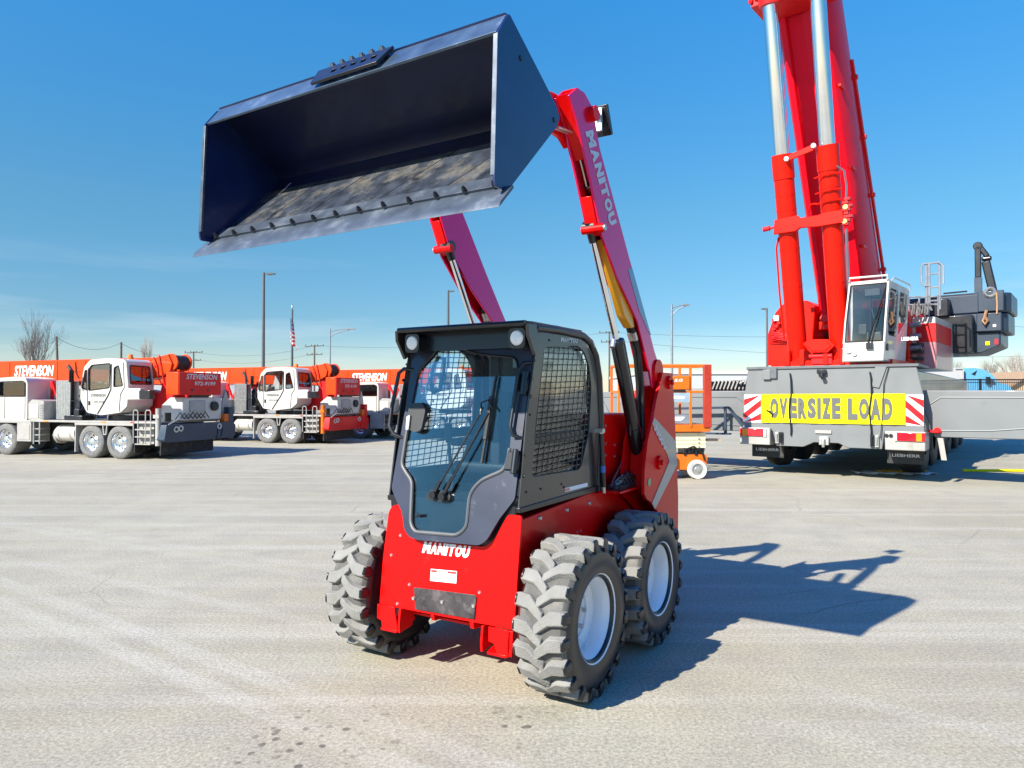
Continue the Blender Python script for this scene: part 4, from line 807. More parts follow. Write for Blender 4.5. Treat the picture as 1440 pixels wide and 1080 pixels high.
# ------------------------------------------------------------------ big red mobile crane
def big_crane():
    S_ = 1.12
    T = thing('mobile_crane', 'huge red telescopic crane on a grey carrier with its boom raised steeply', 'crane', (6.0 * S_, 13.6 * S_, -.216), R(-36), scale=S_)
    # ---- carrier: x right, y forward (away), z up
    rp = [(-1.48, 2.31), (1.52, 2.30), (1.62, 1.82), (1.64, 1.12), (1.0, 1.10), (.96, .80), (.38, .80), (.22, .88), (-.22, .88), (-.40, .79), (-.93, .79), (-1.0, 1.08), (-1.60, 1.10), (-1.58, 1.6)]
    car = MB().prism(rp, 'y', 0, .08).build('rear_panel', GREY, T, bevel=.012)
    MB().box(-1.48, 1.48, .08, 13.5, 1.0, 2.26).build('carrier_body', GREY, T, bevel=.03)
    MB().box(-1.50, 1.56, -.03, 1.6, 2.305, 2.36).box(-1.10, -.90, -.05, -.03, 2.12, 2.34).build('deck_edge', pbr('dark deck edge', (.10, .11, .12), .5), T, bevel=.008)
    MB().box(-1.17, -1.02, -.06, 0, 2.10, 2.30).build('socket', GREY, T, bevel=.01)
    MB().prism([(.86, 2.32), (1.05, 2.32), (.92, 1.92), (.80, 1.95)], 'y', -.03, -.001).build('cover_flap', GREY, T, bevel=.006)
    MB().box(-.14, .02, -.10, 0, 2.20, 2.28).cyl((-.06, -.10, 2.20), (-.02, -.10, 2.10), .04, n=8).build('hook', BLACK, T, bevel=.01)
    for s in (-1, 1):
        x0, x1 = (1.35, 1.625) if s > 0 else (-1.555, -1.22)
        cp = MB().box(x0, x1, -.012, -.001, 1.24, 1.80).build('chevron_plate', WLETT, T)
        st = MB()
        for k in range(4):
            # diagonal red stripes clipped to the plate
            a = 1.13 + k * .27; wd = x1 - x0
            if s > 0: q = [(x0, a + .30), (x0, a + .165), (x1, a - .10), (x1, a + .035)]
            else: q = [(x0, a - .10), (x0, a + .035), (x1, a + .30), (x1, a + .165)]
            q = [(x, min(1.80, max(1.24, z))) for x, z in q]
            if len(set(z for x, z in q)) > 2: st.add([(x, -.015, z) for x, z in q], [(0, 1, 2, 3)] if s > 0 else [(0, 1, 2, 3)])
        so_ = st.build('red_stripe', pbr('reflective red', (.62, .008, .012), .3, coat=.6), cp)
        bm_ = MB().box(-1.62 if s < 0 else 1.02, -1.02 if s < 0 else 1.66, -.10, .5, .80, 1.14).build('bumper', PALE, T, bevel=.015)
        l0, l1 = (1.22, 1.66) if s > 0 else (-1.61, -1.14)
        MB().box(l0, l1, -.13, -.10, .97, 1.12).build('tail_light', REDL, bm_, bevel=.01)
        ax = (1.52, 1.61) if s > 0 else (-1.56, -1.45)
        MB().box(ax[0], ax[1], -.135, -.13, .975, 1.115).build('indicator', AMB, bm_)
        wx = (1.18, 1.215) if s > 0 else (-1.135, -1.09)
        MB().box(wx[0], wx[1], -.13, -.10, .97, 1.12).build('reversing_lamp', WLETT, bm_)
        if s > 0:
            for x in (1.05, 1.12): MB().cyl((x, -.12, 1.06), (x, -.10, 1.06), .032, n=14).build('tow_plug', BLACK, bm_)
        f0, f1 = (1.0, 1.60) if s > 0 else (-1.49, -.86)
        fl = MB().box(f0, f1, .28, .31, .53, .82).build('mud_flap', RUBBER, T)
        lettering('LIEBHERR', SILV, fl, (f0 + .08, .278, .655), (1, 0, 0), (0, 0, 1), .46, .055, 0, .02)
        for x in ((.80, .88) if s > 0 else (-.90, -.82)): MB().box(x - .03, x + .03, -.05, 0, .84, 1.06).cyl((x, -.06, .88), (x, -.06, 1.03), .02, n=8).build('hinge', BLACK if x in (.80, -.82) else STEEL, T)
        # wheels
        for y in (1.6, 3.3, 5.0, 6.7, 9.2, 10.9):
            MB().lathe([(.32, -.2), (.58, -.22), (.66, -.17), (.68, 0), (.66, .17), (.58, .22), (.32, .2)], (s * 1.28, y, .93), (1, 0, 0), 28).build('tyre', RUBBER, T)
        # outrigger beams
        e0, e1 = 1.50, 5.6
        X = lambda a: s * a
        pf = [(X(1.50), 1.88), (X(e1), 1.86), (X(e1), 1.30), (X(e1 - .5), 1.04), (X(1.75), 1.03), (X(1.58), 1.55)]
        ob = MB().prism(pf, 'y', .42, 1.02).build('outrigger_beam', GREY, T, bevel=.015)
        rb = MB().tube([(X(1.68), .415, 1.62), (X(1.85), .415, 1.75), (X(e1 - .5), .415, 1.75), (X(e1 - .9), .415, 1.10)], .012, 5)
        rb.tube([(X(1.8), .415, 1.15), (X(2.6), .415, 1.17), (X(3.8), .415, 1.30), (X(e1 - .9), .415, 1.34)], .012, 5); rb.build('beam_rib', GREY, ob)
        MB().box(X(e1) - .2, X(e1) + .2, .45, .99, .95, 1.92).build('jack_housing', GREY, ob, bevel=.02)
        MB().cyl((X(e1), .72, .26), (X(e1), .72, 1.0), .11, n=18).build('jack_rod', CHROMEB, ob)
        MB().cyl((X(e1), .72, .195), (X(e1), .72, .27), .34, .26, 24).build('jack_pad', BLACK, ob)
    MB().box(1.66, 1.83, .30, .42, 1.12, 1.16).cyl((1.80, .38, 1.15), (1.80, .40, 1.15), .06, n=14).build('strap_eye', CWRED, T)
    MB().prism([(1.80, 1.02), (1.89, 1.02), (1.945, .62), (1.86, .62)], 'y', .36, .39).build('drop_plate', PALE, T, bevel=.005)
    vb = MB().box(-2.70, -1.88, 1.05, 1.5, 1.87, 1.90).box(-2.72, -2.66, 1.1, 1.5, 1.88, 2.10).box(-1.92, -1.86, 1.1, 1.5, 1.88, 2.10)
    for k in range(9): vb.beam((-2.62 + k * .085, 1.15, 1.9), (-2.56 + k * .085, 1.2, 2.1), .03, .2, up=(0, 1, 0))
    vb.build('vent_rack', BLACK, T)
    MB().tube([(-1.95, .9, 2.05), (-1.75, .9, 2.15), (-1.5, .9, 2.14)], .02, 6).cyl((-2.1, .9, 2.13), (-1.9, .9, 2.13), .03, n=8).build('rack_bar', STEEL, T)
    gd = MB().beam((-3.6, .2, 1.48), (-1.95, .2, 1.53), .05, .05).beam((-3.6, .2, .96), (-1.9, .2, .98), .04, .04).beam((-2.02, .2, 1.5), (-2.02, .2, .96), .05, .05).beam((-1.95, .2, 1.53), (-1.60, .2, 1.10), .04, .06)
    gd.build('side_guard', BLUEBOX, T)
    # straps
    for x in (-.65, .77):
        MB().tube([(x, -.03, 2.22), (x + .02, -.05, 2.1), (x + .03, -.06, 1.85), (x - .01, -.06, 1.5), (x + .02, -.05, 1.12), (x + .01, -.03, 1.0)], .014, 6).build('strap', BLACK, T)
    MB().tube([(1.08, -.03, 2.30), (1.0, -.04, 2.0), (.98, -.05, 1.5), (.94, -.05, 1.0)], .008, 5).build('cable', BLACK, T)
    lp = MB().box(-.19, .10, -.03, 0, 1.06, 1.12).build('plate_lamp', PALE, T)
    MB().box(-.12, .06, -.06, 0, .84, 1.0).cyl((-.03, -.10, .80), (-.03, -.10, .96), .03, n=8).build('tow_hook', STEEL, T, bevel=.01)
    # ---- superstructure in its own axes
    o_s = V((7.4, 15.6, 0)); ang = R(-40)
    M_c = Matrix.Translation((6.0, 13.6, 0)) @ Matrix.Rotation(R(-36), 4, 'Z')
    M_s = Matrix.Translation(o_s) @ Matrix.Rotation(ang, 4, 'Z')
    XF = M_c.inverted() @ M_s
    B = lambda: MB(xf=XF)
    B().cyl((-.3, .6, 2.2), (-.3, .6, 2.42), 1.4, n=40).build('slew_ring', BLACK, T)
    B().box(-1.80, 1.10, .25, 4.0, 2.40, 2.56).box(-.95, 1.12, -1.25, .25, 2.36, 2.50).build('turntable_deck', REDC, T)
    tb = B().prism([(-1.9, 2.50), (-1.9, 3.25), (-1.72, 3.75), (-1.55, 3.94), (-1.0, 3.99), (-.80, 3.86), (-.86, 3.1), (-.84, 2.55)], 'y', .3, 3.8).build('boom_bracket', REDC, T, bevel=.02)
    B().prism([(1.05, 2.50), (1.05, 3.6), (.8, 3.9), (.35, 3.9), (.42, 2.5)], 'y', .6, 3.8).build('boom_bracket', REDC, T, bevel=.02)
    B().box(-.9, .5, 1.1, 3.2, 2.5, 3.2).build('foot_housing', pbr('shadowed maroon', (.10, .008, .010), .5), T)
    vv = B()
    for k in range(7): vv.cyl((-1.75 + .06 * (k % 3), .30, 3.15 + .07 * k), (-1.72 + .06 * (k % 3), .2 - .02 * (k % 2), 3.15 + .07 * k), .04, n=8)
    for k in range(5): vv.tube([(-1.85, .25, 3.05 + .06 * k), (-1.6, .15, 3.1 + .04 * k), (-1.3, .22, 3.05 + .03 * k)], .015, 5)
    vv.build('valve_cluster', CWRED, T)
    B().box(-1.72, -1.6, .2, .3, 3.55, 3.68).build('grease_box', WHITE, T)
    oc = [(-.56, 2.87), (-.43, 2.96), (-.05, 2.94), (.08, 2.81), (-.06, 2.67), (-.42, 2.68)]
    B().prism(oc, 'y', -1.34, -1.28).prism([(a * .8 - .05, 2.81 + (z - 2.81) * .75) for a, z in oc], 'y', -1.36, -1.34).build('hook_plate', REDC, T, bevel=.01)
    b = B()
    for x in (-.9, -.6, -.12, .2): b.box(x - .05, x + .05, -1.3, -.8, 2.42, 2.75)
    b.box(-1.0, .3, -1.2, -.9, 2.42, 2.52); b.build('cylinder_foot', REDC, T, bevel=.01)
    B().cyl((-.45, -1.25, 2.60), (.0, -1.25, 2.60), .05, n=12).box(-.4, .0, -1.28, -1.1, 2.44, 2.55).build('foot_pin', CWRED, T)
    # boom: base section leans towards its front
    fy = lambda z: 1.6 - .33 * z
    def boomsec(z0, z1, xl0, xl1, xr0, xr1, dp, chm):
        vs = []
        for z, xl, xr in ((z0, xl0, xr0), (z1, xl1, xr1)):
            y = fy(z)
            vs += [(xl, y + .06, z), (xl + .05, y, z), (xl + .16, y, z), (xl + .20, y + .10, z), (xl + .48, y + .14, z), (xr - .52, y + .14, z), (xr - .30, y, z), (xr - .05, y, z), (xr, y + .06, z), (xr + .13, y + dp * .5, z + .0), (xr + .12, y + dp * .85, z), (xr - .02, y + dp, z), (xl + .12, y + dp, z), (xl - .02, y + dp * .85, z), (xl - .06, y + dp * .5, z)]
        n = 15
        return B().add(vs, [(i, (i + 1) % n, n + (i + 1) % n, n + i) for i in range(n)] + [tuple(range(n)), tuple(range(n, 2 * n))])
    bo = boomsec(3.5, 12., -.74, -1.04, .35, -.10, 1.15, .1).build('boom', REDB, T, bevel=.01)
    boomsec(12.02, 26., -.98, -1.35, -.16, -.60, .95, .1).build('boom_section', REDC, bo, bevel=.01)
    B().box(-.78, .35, fy(3.4), fy(3.4) + 1.0, 3.30, 3.5).build('boom_heel', REDC, bo, bevel=.02)
    B().cyl((-.62, fy(3.7) - .02, 3.55), (-.62, fy(3.7) + .2, 3.50), .10, n=14).build('heel_pipe', REDC, bo)
    rl = B().beam((.47, fy(4.4) + 1.0, 4.4), (.20, fy(9) + .98, 9.0), .05, .07)
    for z in (4.6, 6.2, 7.4, 8.6): x = .42 - (z - 4.6) * .058; rl.box(x, x + .10, fy(z) + .9, fy(z) + 1.0, z, z + .08)
    rl.build('cable_rail', CWRED, bo)
    for z in (5.0, 6.6, 8.2): x = .30 - (z - 5.) * .05; B().box(x - .02, x + .03, fy(z) - .02, fy(z) + .3, z, z + .05).build('lug', REDC, bo)
    # luffing cylinders
    cyl_y = lambda z: -.4 - .22 * z
    for nm, xb, xt, zb in (('l', -.775, -.775, 2.6), ('r', .09, .115, 2.6)):
        cyl = bpy.data.objects.new('luffing_cylinder', None); C.objects.link(cyl); cyl.parent = T
        P = lambda z, x=None: V((xb + (xt - xb) * (z - 2.6) / 4.2, cyl_y(z), z))
        b = B().cyl(P(zb), P(6.72), .198, n=32); bar = b.build('barrel', REDC, cyl)
        B().cyl(P(6.28), P(6.76), .215, n=32).build('barrel_head', REDC, bar)
        for z in (4.1, 4.85, 5.65, 5.95): B().cyl(P(z), P(z + .035), .203, n=32).build('weld_band', REDC, bar)
        B().cyl(P(6.7), P(9.7), .150, n=32).build('rod', CHROMEB, cyl)
        B().cyl(P(9.62), P(9.95), .22, n=24).cyl(P(9.9) - V((.25, 0, 0)), P(9.9) + V((.25, 0, 0)), .14, n=16).build('rod_end', CWRED, cyl)
        B().cyl(P(2.55) - V((.22, 0, 0)), P(2.55) + V((.22, 0, 0)), .2, n=20).build('clevis', REDC, cyl)
    hd = B().box(-1.2, .35, -2.45, -1.6, 9.75, 10.4)
    for k in range(10): hd.cyl((-1.2 + k * .12, -2.5, 9.85 + .05 * (k % 3)), (-1.15 + k * .12, -2.35, 9.9), .05, n=7)
    hd.build('cylinder_head_bracket', CWRED, T, bevel=.01)
    B().prism([(-1.0, 5.16), (-.97, 5.46), (-.5, 5.48), (-.45, 5.42), (-.1, 5.42), (.0, 5.45), (.36, 5.46), (.40, 5.20), (-.1, 5.19), (-.45, 5.22), (-.55, 5.16)], 'y', cyl_y(5.3) - .24, cyl_y(5.3) - .16).build('cylinder_yoke', REDC, T, bevel=.01)
    B().cyl((-1.22, cyl_y(5.3) - .2, 5.30), (-1.08, cyl_y(5.3) - .2, 5.31), .05, n=12).cyl((-1.08, cyl_y(5.3) - .2, 5.31), (-.98, cyl_y(5.3) - .2, 5.31), .025, n=8).build('yoke_pin', CWRED, T)
    B().beam((-.58, cyl_y(6.6) - .20, 6.62), (-.10, cyl_y(6.6) - .20, 6.72), .05, .12, up=(0, 0, 1)).build('tie_bar', REDC, T, bevel=.008)
    for x, z in ((-.62, 6.60), (-.08, 6.74)): B().cyl((x, cyl_y(z) - .25, z), (x, cyl_y(z) - .19, z), .045, n=12).build('tie_bolt', WLETT, T)
    vb = B()
    for k in range(8):
        z = 5.15 + .07 * k; vb.box(.36 + .03 * (k % 2), .46 + .04 * (k % 3), cyl_y(5.3) - .22, cyl_y(5.3) - .08, z, z + .05)
    vb.build('valve_block', CWRED, T)
    for x, z in ((.42, 5.50), (.40, 5.22)): B().cyl((x, cyl_y(5.3) - .24, z), (x, cyl_y(5.3) - .10, z), .05, n=10).build('brass_fitting', pbr('brass', (.6, .42, .16), .3, metal=.8), T)
    pp = B()
    pp.tube([(.35, cyl_y(2.9) - .1, 2.9), (.37, cyl_y(4) - .14, 4.0), (.40, cyl_y(5.1) - .15, 5.1)], .03, 8)
    pp.tube([(.42, cyl_y(5.6) - .12, 5.6), (.45, cyl_y(5.9) - .12, 5.9), (.42, cyl_y(6.2) - .1, 6.2), (.30, cyl_y(6.3) - .15, 6.3)], .02, 6); pp.build('hydraulic_pipe', pbr('grey pipe', (.18, .17, .22), .35, metal=.5), T)
    pp = B()
    pp.tube([(-1.02, cyl_y(3) - .05, 3.0), (-1.04, cyl_y(4) - .05, 4.0), (-1.02, cyl_y(4.9) - .08, 4.9), (-.95, cyl_y(5.1) - .1, 5.12)], .022, 6)
    pp.tube([(-.35, cyl_y(5.5), 5.55), (-.25, cyl_y(5.6) - .1, 5.68), (-.12, cyl_y(5.6) - .15, 5.66)], .02, 6)
    for z in (5.85, 6.15, 5.65): pp.tube([(-.12, cyl_y(z) - .2, z - .02), (.15, cyl_y(z) - .24, z), (.36, cyl_y(z) - .1, z + .03)], .016, 6)
    pp.build('hydraulic_line', REDC, T)
    # ---- operator cab
    uc = bpy.data.objects.new('crane_cab', None); C.objects.link(uc); uc.parent = T
    fx = lambda z: -1.8 + abs(z - 3.0) * .10          # front face depth profile
    xl = lambda z: .315 + (z - 2.42) * .085; xr_ = lambda z: 1.075 + (z - 2.42) * .055
    def fp(u, z, h=0): return (xl(z) + (xr_(z) - xl(z)) * u, fx(z) - h, z)
    low = []
    vs = [fp(0, 2.44), fp(1, 2.44), fp(1, 2.84), fp(0, 2.84)]; vb_ = [(p[0], .10, p[2]) for p in vs]
    B().add(vs + vb_, [(0, 1, 2, 3), (7, 6, 5, 4), (0, 4, 5, 1), (1, 5, 6, 2), (2, 6, 7, 3), (3, 7, 4, 0)]).build('cab_base', WHITE, uc, bevel=.03)
    pil = B()
    for u in (.0, .94):
        pts = [[fp(u, z), fp(u + .07, z)] for z in (2.8, 3.2, 3.6, 4.0)]
        for i in range(3):
            q = [pts[i][0], pts[i][1], pts[i + 1][1], pts[i + 1][0]]; r = [(p[0], p[1] + .09, p[2]) for p in q]
            pil.add(q + r, [(0, 1, 2, 3), (7, 6, 5, 4), (0, 4, 5, 1), (1, 5, 6, 2), (2, 6, 7, 3), (3, 7, 4, 0)])
    pil.build('front_pillar', WHITE, uc)
    B().add([fp(0, 3.94), fp(1, 3.94), fp(1, 4.02), fp(0, 4.02)] + [(p[0], .10, p[2]) for p in (fp(0, 3.94), fp(1, 3.94), fp(1, 4.02), fp(0, 4.02))], [(0, 1, 2, 3), (7, 6, 5, 4), (0, 4, 5, 1), (1, 5, 6, 2), (2, 6, 7, 3), (3, 7, 4, 0)]).build('cab_roof', WHITE, uc, bevel=.02)
    gl = B(); zs = (2.83, 3.1, 3.4, 3.7, 3.95)
    gl.add([fp(u, z, .004) for z in zs for u in (.06, .95)], [(2 * i, 2 * i + 1, 2 * i + 3, 2 * i + 2) for i in range(4)]); gl.build('windscreen', WINB, uc)
    B().tube([fp(.06, 2.84, .008), fp(.95, 2.84, .008), fp(.95, 3.2, .008), fp(.95, 3.6, .008), fp(.95, 3.94, .008), fp(.06, 3.94, .008), fp(.06, 3.6, .008), fp(.06, 3.2, .008)], .014, 6, closed=True).build('screen_seal', BLACK, uc)
    # side: x = right face
    sd = lambda y, z, h=0: (xr_(z) + .002 + h, y, z)
    B().plate([(-1.62, 2.84), (-1.74, 3.2), (-1.70, 3.94), (.10, 3.98), (.10, 2.5), (-1.5, 2.5)], sd, -.03, [rounded([(-1.52, 2.95), (-1.62, 3.25), (-1.55, 3.86), (-.85, 3.88), (-.85, 2.95)], .08), rounded([(-.72, 3.0), (-.72, 3.88), (-.08, 3.88), (-.06, 3.35)], .06)]).build('cab_side', WHITE, uc)
    B().plate(rounded([(-1.52, 2.95), (-1.62, 3.25), (-1.55, 3.86), (-.85, 3.88), (-.85, 2.95)], .08), lambda a, z, h: sd(a, z, h - .012), .004).build('side_window', WINB, uc)
    B().plate(rounded([(-.72, 3.0), (-.72, 3.88), (-.08, 3.88), (-.06, 3.35)], .06), lambda a, z, h: sd(a, z, h - .012), .004).build('side_window', WINB, uc)
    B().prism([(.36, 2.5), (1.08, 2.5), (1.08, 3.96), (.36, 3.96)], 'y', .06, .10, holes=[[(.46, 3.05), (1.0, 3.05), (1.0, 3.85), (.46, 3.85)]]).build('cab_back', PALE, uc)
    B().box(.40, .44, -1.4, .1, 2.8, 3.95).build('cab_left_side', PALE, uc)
    B().prism(rounded([(-.75, 2.84), (-.15, 2.84), (-.05, 3.65), (-.2, 3.65), (-.25, 3.15), (-.75, 3.1)], .05), 'x', .50, .98).build('seat', SEAT, uc, bevel=.03)
    B().cyl((.78, -1.4, 2.9), (.78, -1.0, 3.3), .03, n=8).box(.55, .7, -1.45, -1.35, 3.0, 3.2).box(.72, 1.0, -1.66, -1.62, 3.72, 3.86).build('console', PLAST, uc, bevel=.01)
    wp = B().tube([fp(.62, 2.78, .03), fp(.70, 3.1, .03), fp(.82, 3.5, .03)], .012, 6).tube([fp(.70, 2.78, .03), fp(.78, 3.1, .03), fp(.90, 3.55, .03)], .010, 6).beam(fp(.72, 3.15, .035), fp(.94, 3.85, .035), .02, .02).box(.78, .90, -1.82, -1.76, 2.68, 2.80)
    wp.build('wiper', BLACK, uc)
    B().cyl(fp(.16, 2.68, -.02), fp(.16, 2.68, .03), .065, n=20).build('cab_lamp', LAMP, uc)
    B().cyl(fp(.30, 2.60, -.02), fp(.30, 2.60, .03), .045, n=16).build('cab_lamp', LAMP, uc)
    B().tube([fp(.02, 4.02, .02), fp(.02, 4.09, .04), fp(.98, 4.08, .04), fp(.98, 4.0, .02)], .02, 6).tube([sd(-1.6, 3.98, .01), sd(-1.4, 4.07, .02), sd(0, 4.10, .02), sd(.08, 3.98, .01)], .015, 6).build('roof_rail', WHITE, uc)
    B().cyl(sd(-1.55, 2.72, 0), sd(-1.55, 2.72, .02), .07, n=16).build('door_lock', BLACK, uc)
    # engine house with painted band
    eh = B().box(.2, 1.49, 1.0, 3.3, 2.36, 3.5).build('engine_house', WHITE, T, bevel=.015)
    hp = B().box(1.12, 1.485, .985, 1.0, 2.95, 3.36).box(1.49, 1.50, 1.0, 3.0, 2.95, 3.36).build('red_band', CWRED, eh)
    B().box(1.14, 1.485, .988, 1.0, 2.38, 2.945).box(1.49, 1.50, 1.02, 3.0, 2.38, 2.945).build('pink_panel', pbr('faded red panel', (.50, .18, .20), .4, coat=.4), eh)
    lettering('LIEBHERR', WLETT, eh, (1.16, .982, 2.84), (1, 0, 0), (0, 0, 1), .29, .07, 0, .02)
    rg = B()
    for k in range(8): rg.tube([(1.02 + .05 * k, .8, 3.50 + .03 * (k % 3)), (1.06 + .05 * k, .7 + .04 * (k % 2), 3.72 + .03 * (k % 4)), (1.10 + .05 * k, .85, 3.62)], .022, 6)
    for z in (3.3, 3.05, 2.8): rg.cyl((1.02, .75, z), (1.26, .75, z + .03), .055, n=10)
    for z in (3.95, 3.78): rg.tube([(.98, .9, z), (1.58, .95, z - .03)], .018, 6)
    for x in (1.0, 1.2, 1.38, 1.56): rg.tube([(x, .92, 3.5), (x, .92, 3.95)], .018, 6)
    rg.build('piping', pbr('grey piping', (.30, .31, .32), .35, metal=.5, var=.4, vs=12), T)
    bk = B()
    for z in (2.55, 2.7, 2.85): bk.box(1.02, 1.28, .8, .98, z, z + .07)
    bk.build('cooler', BLACK, T)
    ld = B()
    for x in (1.24, 1.30, 1.50): ld.cyl((x, 1.5, 3.70), (x, 1.5, 4.76), .024, n=8)
    ld.tube([(1.30, 1.5, 4.74), (1.18, 1.45, 4.74), (1.15, 1.45, 4.66), (1.15, 1.45, 4.32), (1.20, 1.45, 4.25), (1.34, 1.5, 4.24)], .02, 6)
    ld.tube([(1.30, 1.5, 4.74), (1.5, 1.45, 4.74), (1.58, 1.45, 4.65), (1.58, 1.45, 4.25)], .02, 6)
    for z in (3.9, 4.2, 4.5, 4.74): ld.cyl((1.30, 1.5, z), (1.50, 1.5, z), .016, n=6)
    ld.build('access_ladder', pbr('grey ladder', (.26, .28, .31), .45, metal=.3), T)
    # counterweight stack
    cw = bpy.data.objects.new('counterweight', None); C.objects.link(cw); cw.parent = T
    def slab(x, z0, z1, ch, y0=3.5, y1=5.4):
        return B().prism([(-x, y0 + ch), (-x + ch, y0), (x - ch, y0), (x, y0 + ch), (x, y1 - ch), (x - ch, y1), (-x + ch, y1), (-x, y1 - ch)], 'z', z0, z1)
    slab(2.62, 3.755, 4.22, .22).build('slab', SLATE, cw, bevel=.03)
    slab(2.56, 3.29, 3.745, .20).build('slab', SLATE, cw, bevel=.03)
    B().prism([(-2.4, 3.28), (2.42, 3.28), (2.42, 2.98), (2.0, 2.79), (-2.0, 2.79)], 'y', 3.55, 5.2).build('slab', SLATE, cw, bevel=.03)
    B().box(1.98, 2.50, 3.42, 3.5, 3.77, 4.26).box(1.95, 2.45, 3.44, 3.5, 3.30, 3.74).build('lifting_block', SLATE, cw, bevel=.02)
    B().box(1.12, 1.9, 3.2, 3.5, 2.80, 3.70).box(1.12, 1.42, 3.1, 3.5, 3.70, 4.12).build('carrier_frame', BLACK, cw, bevel=.02)
    B().box(1.60, 1.88, 3.53, 3.56, 2.92, 3.08).build('pocket', BLACK, cw, bevel=.02)
    B().box(2.12, 2.20, 3.535, 3.55, 2.98, 3.07).build('notice', YELB, cw)
    B().box(2.30, 2.37, 3.535, 3.55, 2.99, 3.12).build('notice', REDL, cw)
    B().box(2.28, 2.34, 3.43, 3.44, 3.40, 3.46).build('notice', WLETT, cw)
    B().lathe([(.10, -.03), (.13, 0), (.10, .03), (.07, 0), (.10, -.03)], (2.23, 3.40, 4.22), (0, 1, 0), 20).build('lifting_ring', STEEL, cw)
    B().tube([(2.16, 3.40, 3.80), (2.12, 3.38, 3.62), (2.09, 3.38, 3.55), (2.13, 3.36, 3.46), (2.18, 3.38, 3.55), (2.13, 3.38, 3.64)], .035, 7).build('chain_coil', pbr('rusty chain', (.30, .17, .09), .6, metal=.4), cw)
    B().tube([(2.36, 3.40, 4.2), (2.37, 3.40, 3.9), (2.36, 3.42, 3.7)], .018, 6).build('sling', pbr('orange sling', (.42, .24, .12), .8), cw)
    B().prism([(1.08, 2.66), (1.08, 2.80), (1.46, 2.78), (1.42, 2.68)], 'y', 3.4, 3.6).build('step', BLACK, cw)
    B().box(1.2, 1.9, 3.55, 3.6, 4.22, 4.25).tube([(1.25, 3.6, 4.30), (1.75, 3.6, 4.31)], .02, 6).build('top_rail', BLACK, cw)
    B().box(1.90, 2.05, 3.55, 3.70, 4.20, 4.62).build('post_sleeve', SLATE, cw)
    B().box(1.91, 2.04, 3.56, 3.69, 4.62, 5.38).cyl((1.975, 3.56, 5.38), (1.975, 3.69, 5.38), .10, n=16).build('derrick_post', BLACK, cw, bevel=.02)
    B().beam((2.02, 3.62, 5.35), (2.17, 3.62, 5.10), .12, .10, up=(0, 1, 0)).beam((2.13, 3.62, 5.0), (2.27, 3.62, 4.25), .18, .13, up=(0, 1, 0)).cyl((2.05, 3.62, 5.06), (2.25, 3.62, 5.06), .06, n=10).build('folded_jib', BLACK, cw, bevel=.03)
    # ---- banner hung on the rear: its own thing
    bn = thing('oversize_banner', 'yellow banner reading OVERSIZE LOAD strapped across the crane rear', 'banner', T.location, R(-36), scale=S_)
    g = MB(); nx = 40
    vs = []
    for i in range(nx + 1):
        x = -1.21 + 2.55 * i / nx
        for z in (1.245, 1.81): vs.append((x, -.028 - .006 * math.sin(i * .9) - .004 * math.sin(i * 2.3 + z * 3), z + .012 * i / nx))
    vs2 = [(x, y - .004, z) for x, y, z in vs]; n = len(vs)
    fs = [(2 * i, 2 * i + 1, 2 * i + 3, 2 * i + 2) for i in range(nx)]
    g.add(vs, fs).add(vs2, [tuple(reversed(f)) for f in fs]); g.build('banner_sheet', YELB, bn, weld=False)
    for a, x0, wd in (('OVERSIZE', -1.03, 1.30), ('LOAD', .39, .75)): block_letters(a, BLETT, bn, (x0, -.046, 1.335), (1, 0, .004), (0, 0, 1), wd, .40, .14, 0, .065)
    MB().tube([(-1.02, -.05, 1.46), (-1.1, -.07, 1.50), (-.98, -.07, 1.42), (-1.0, -.05, 1.35)], .012, 5).build('tie_cord', BLACK, bn)
big_crane()

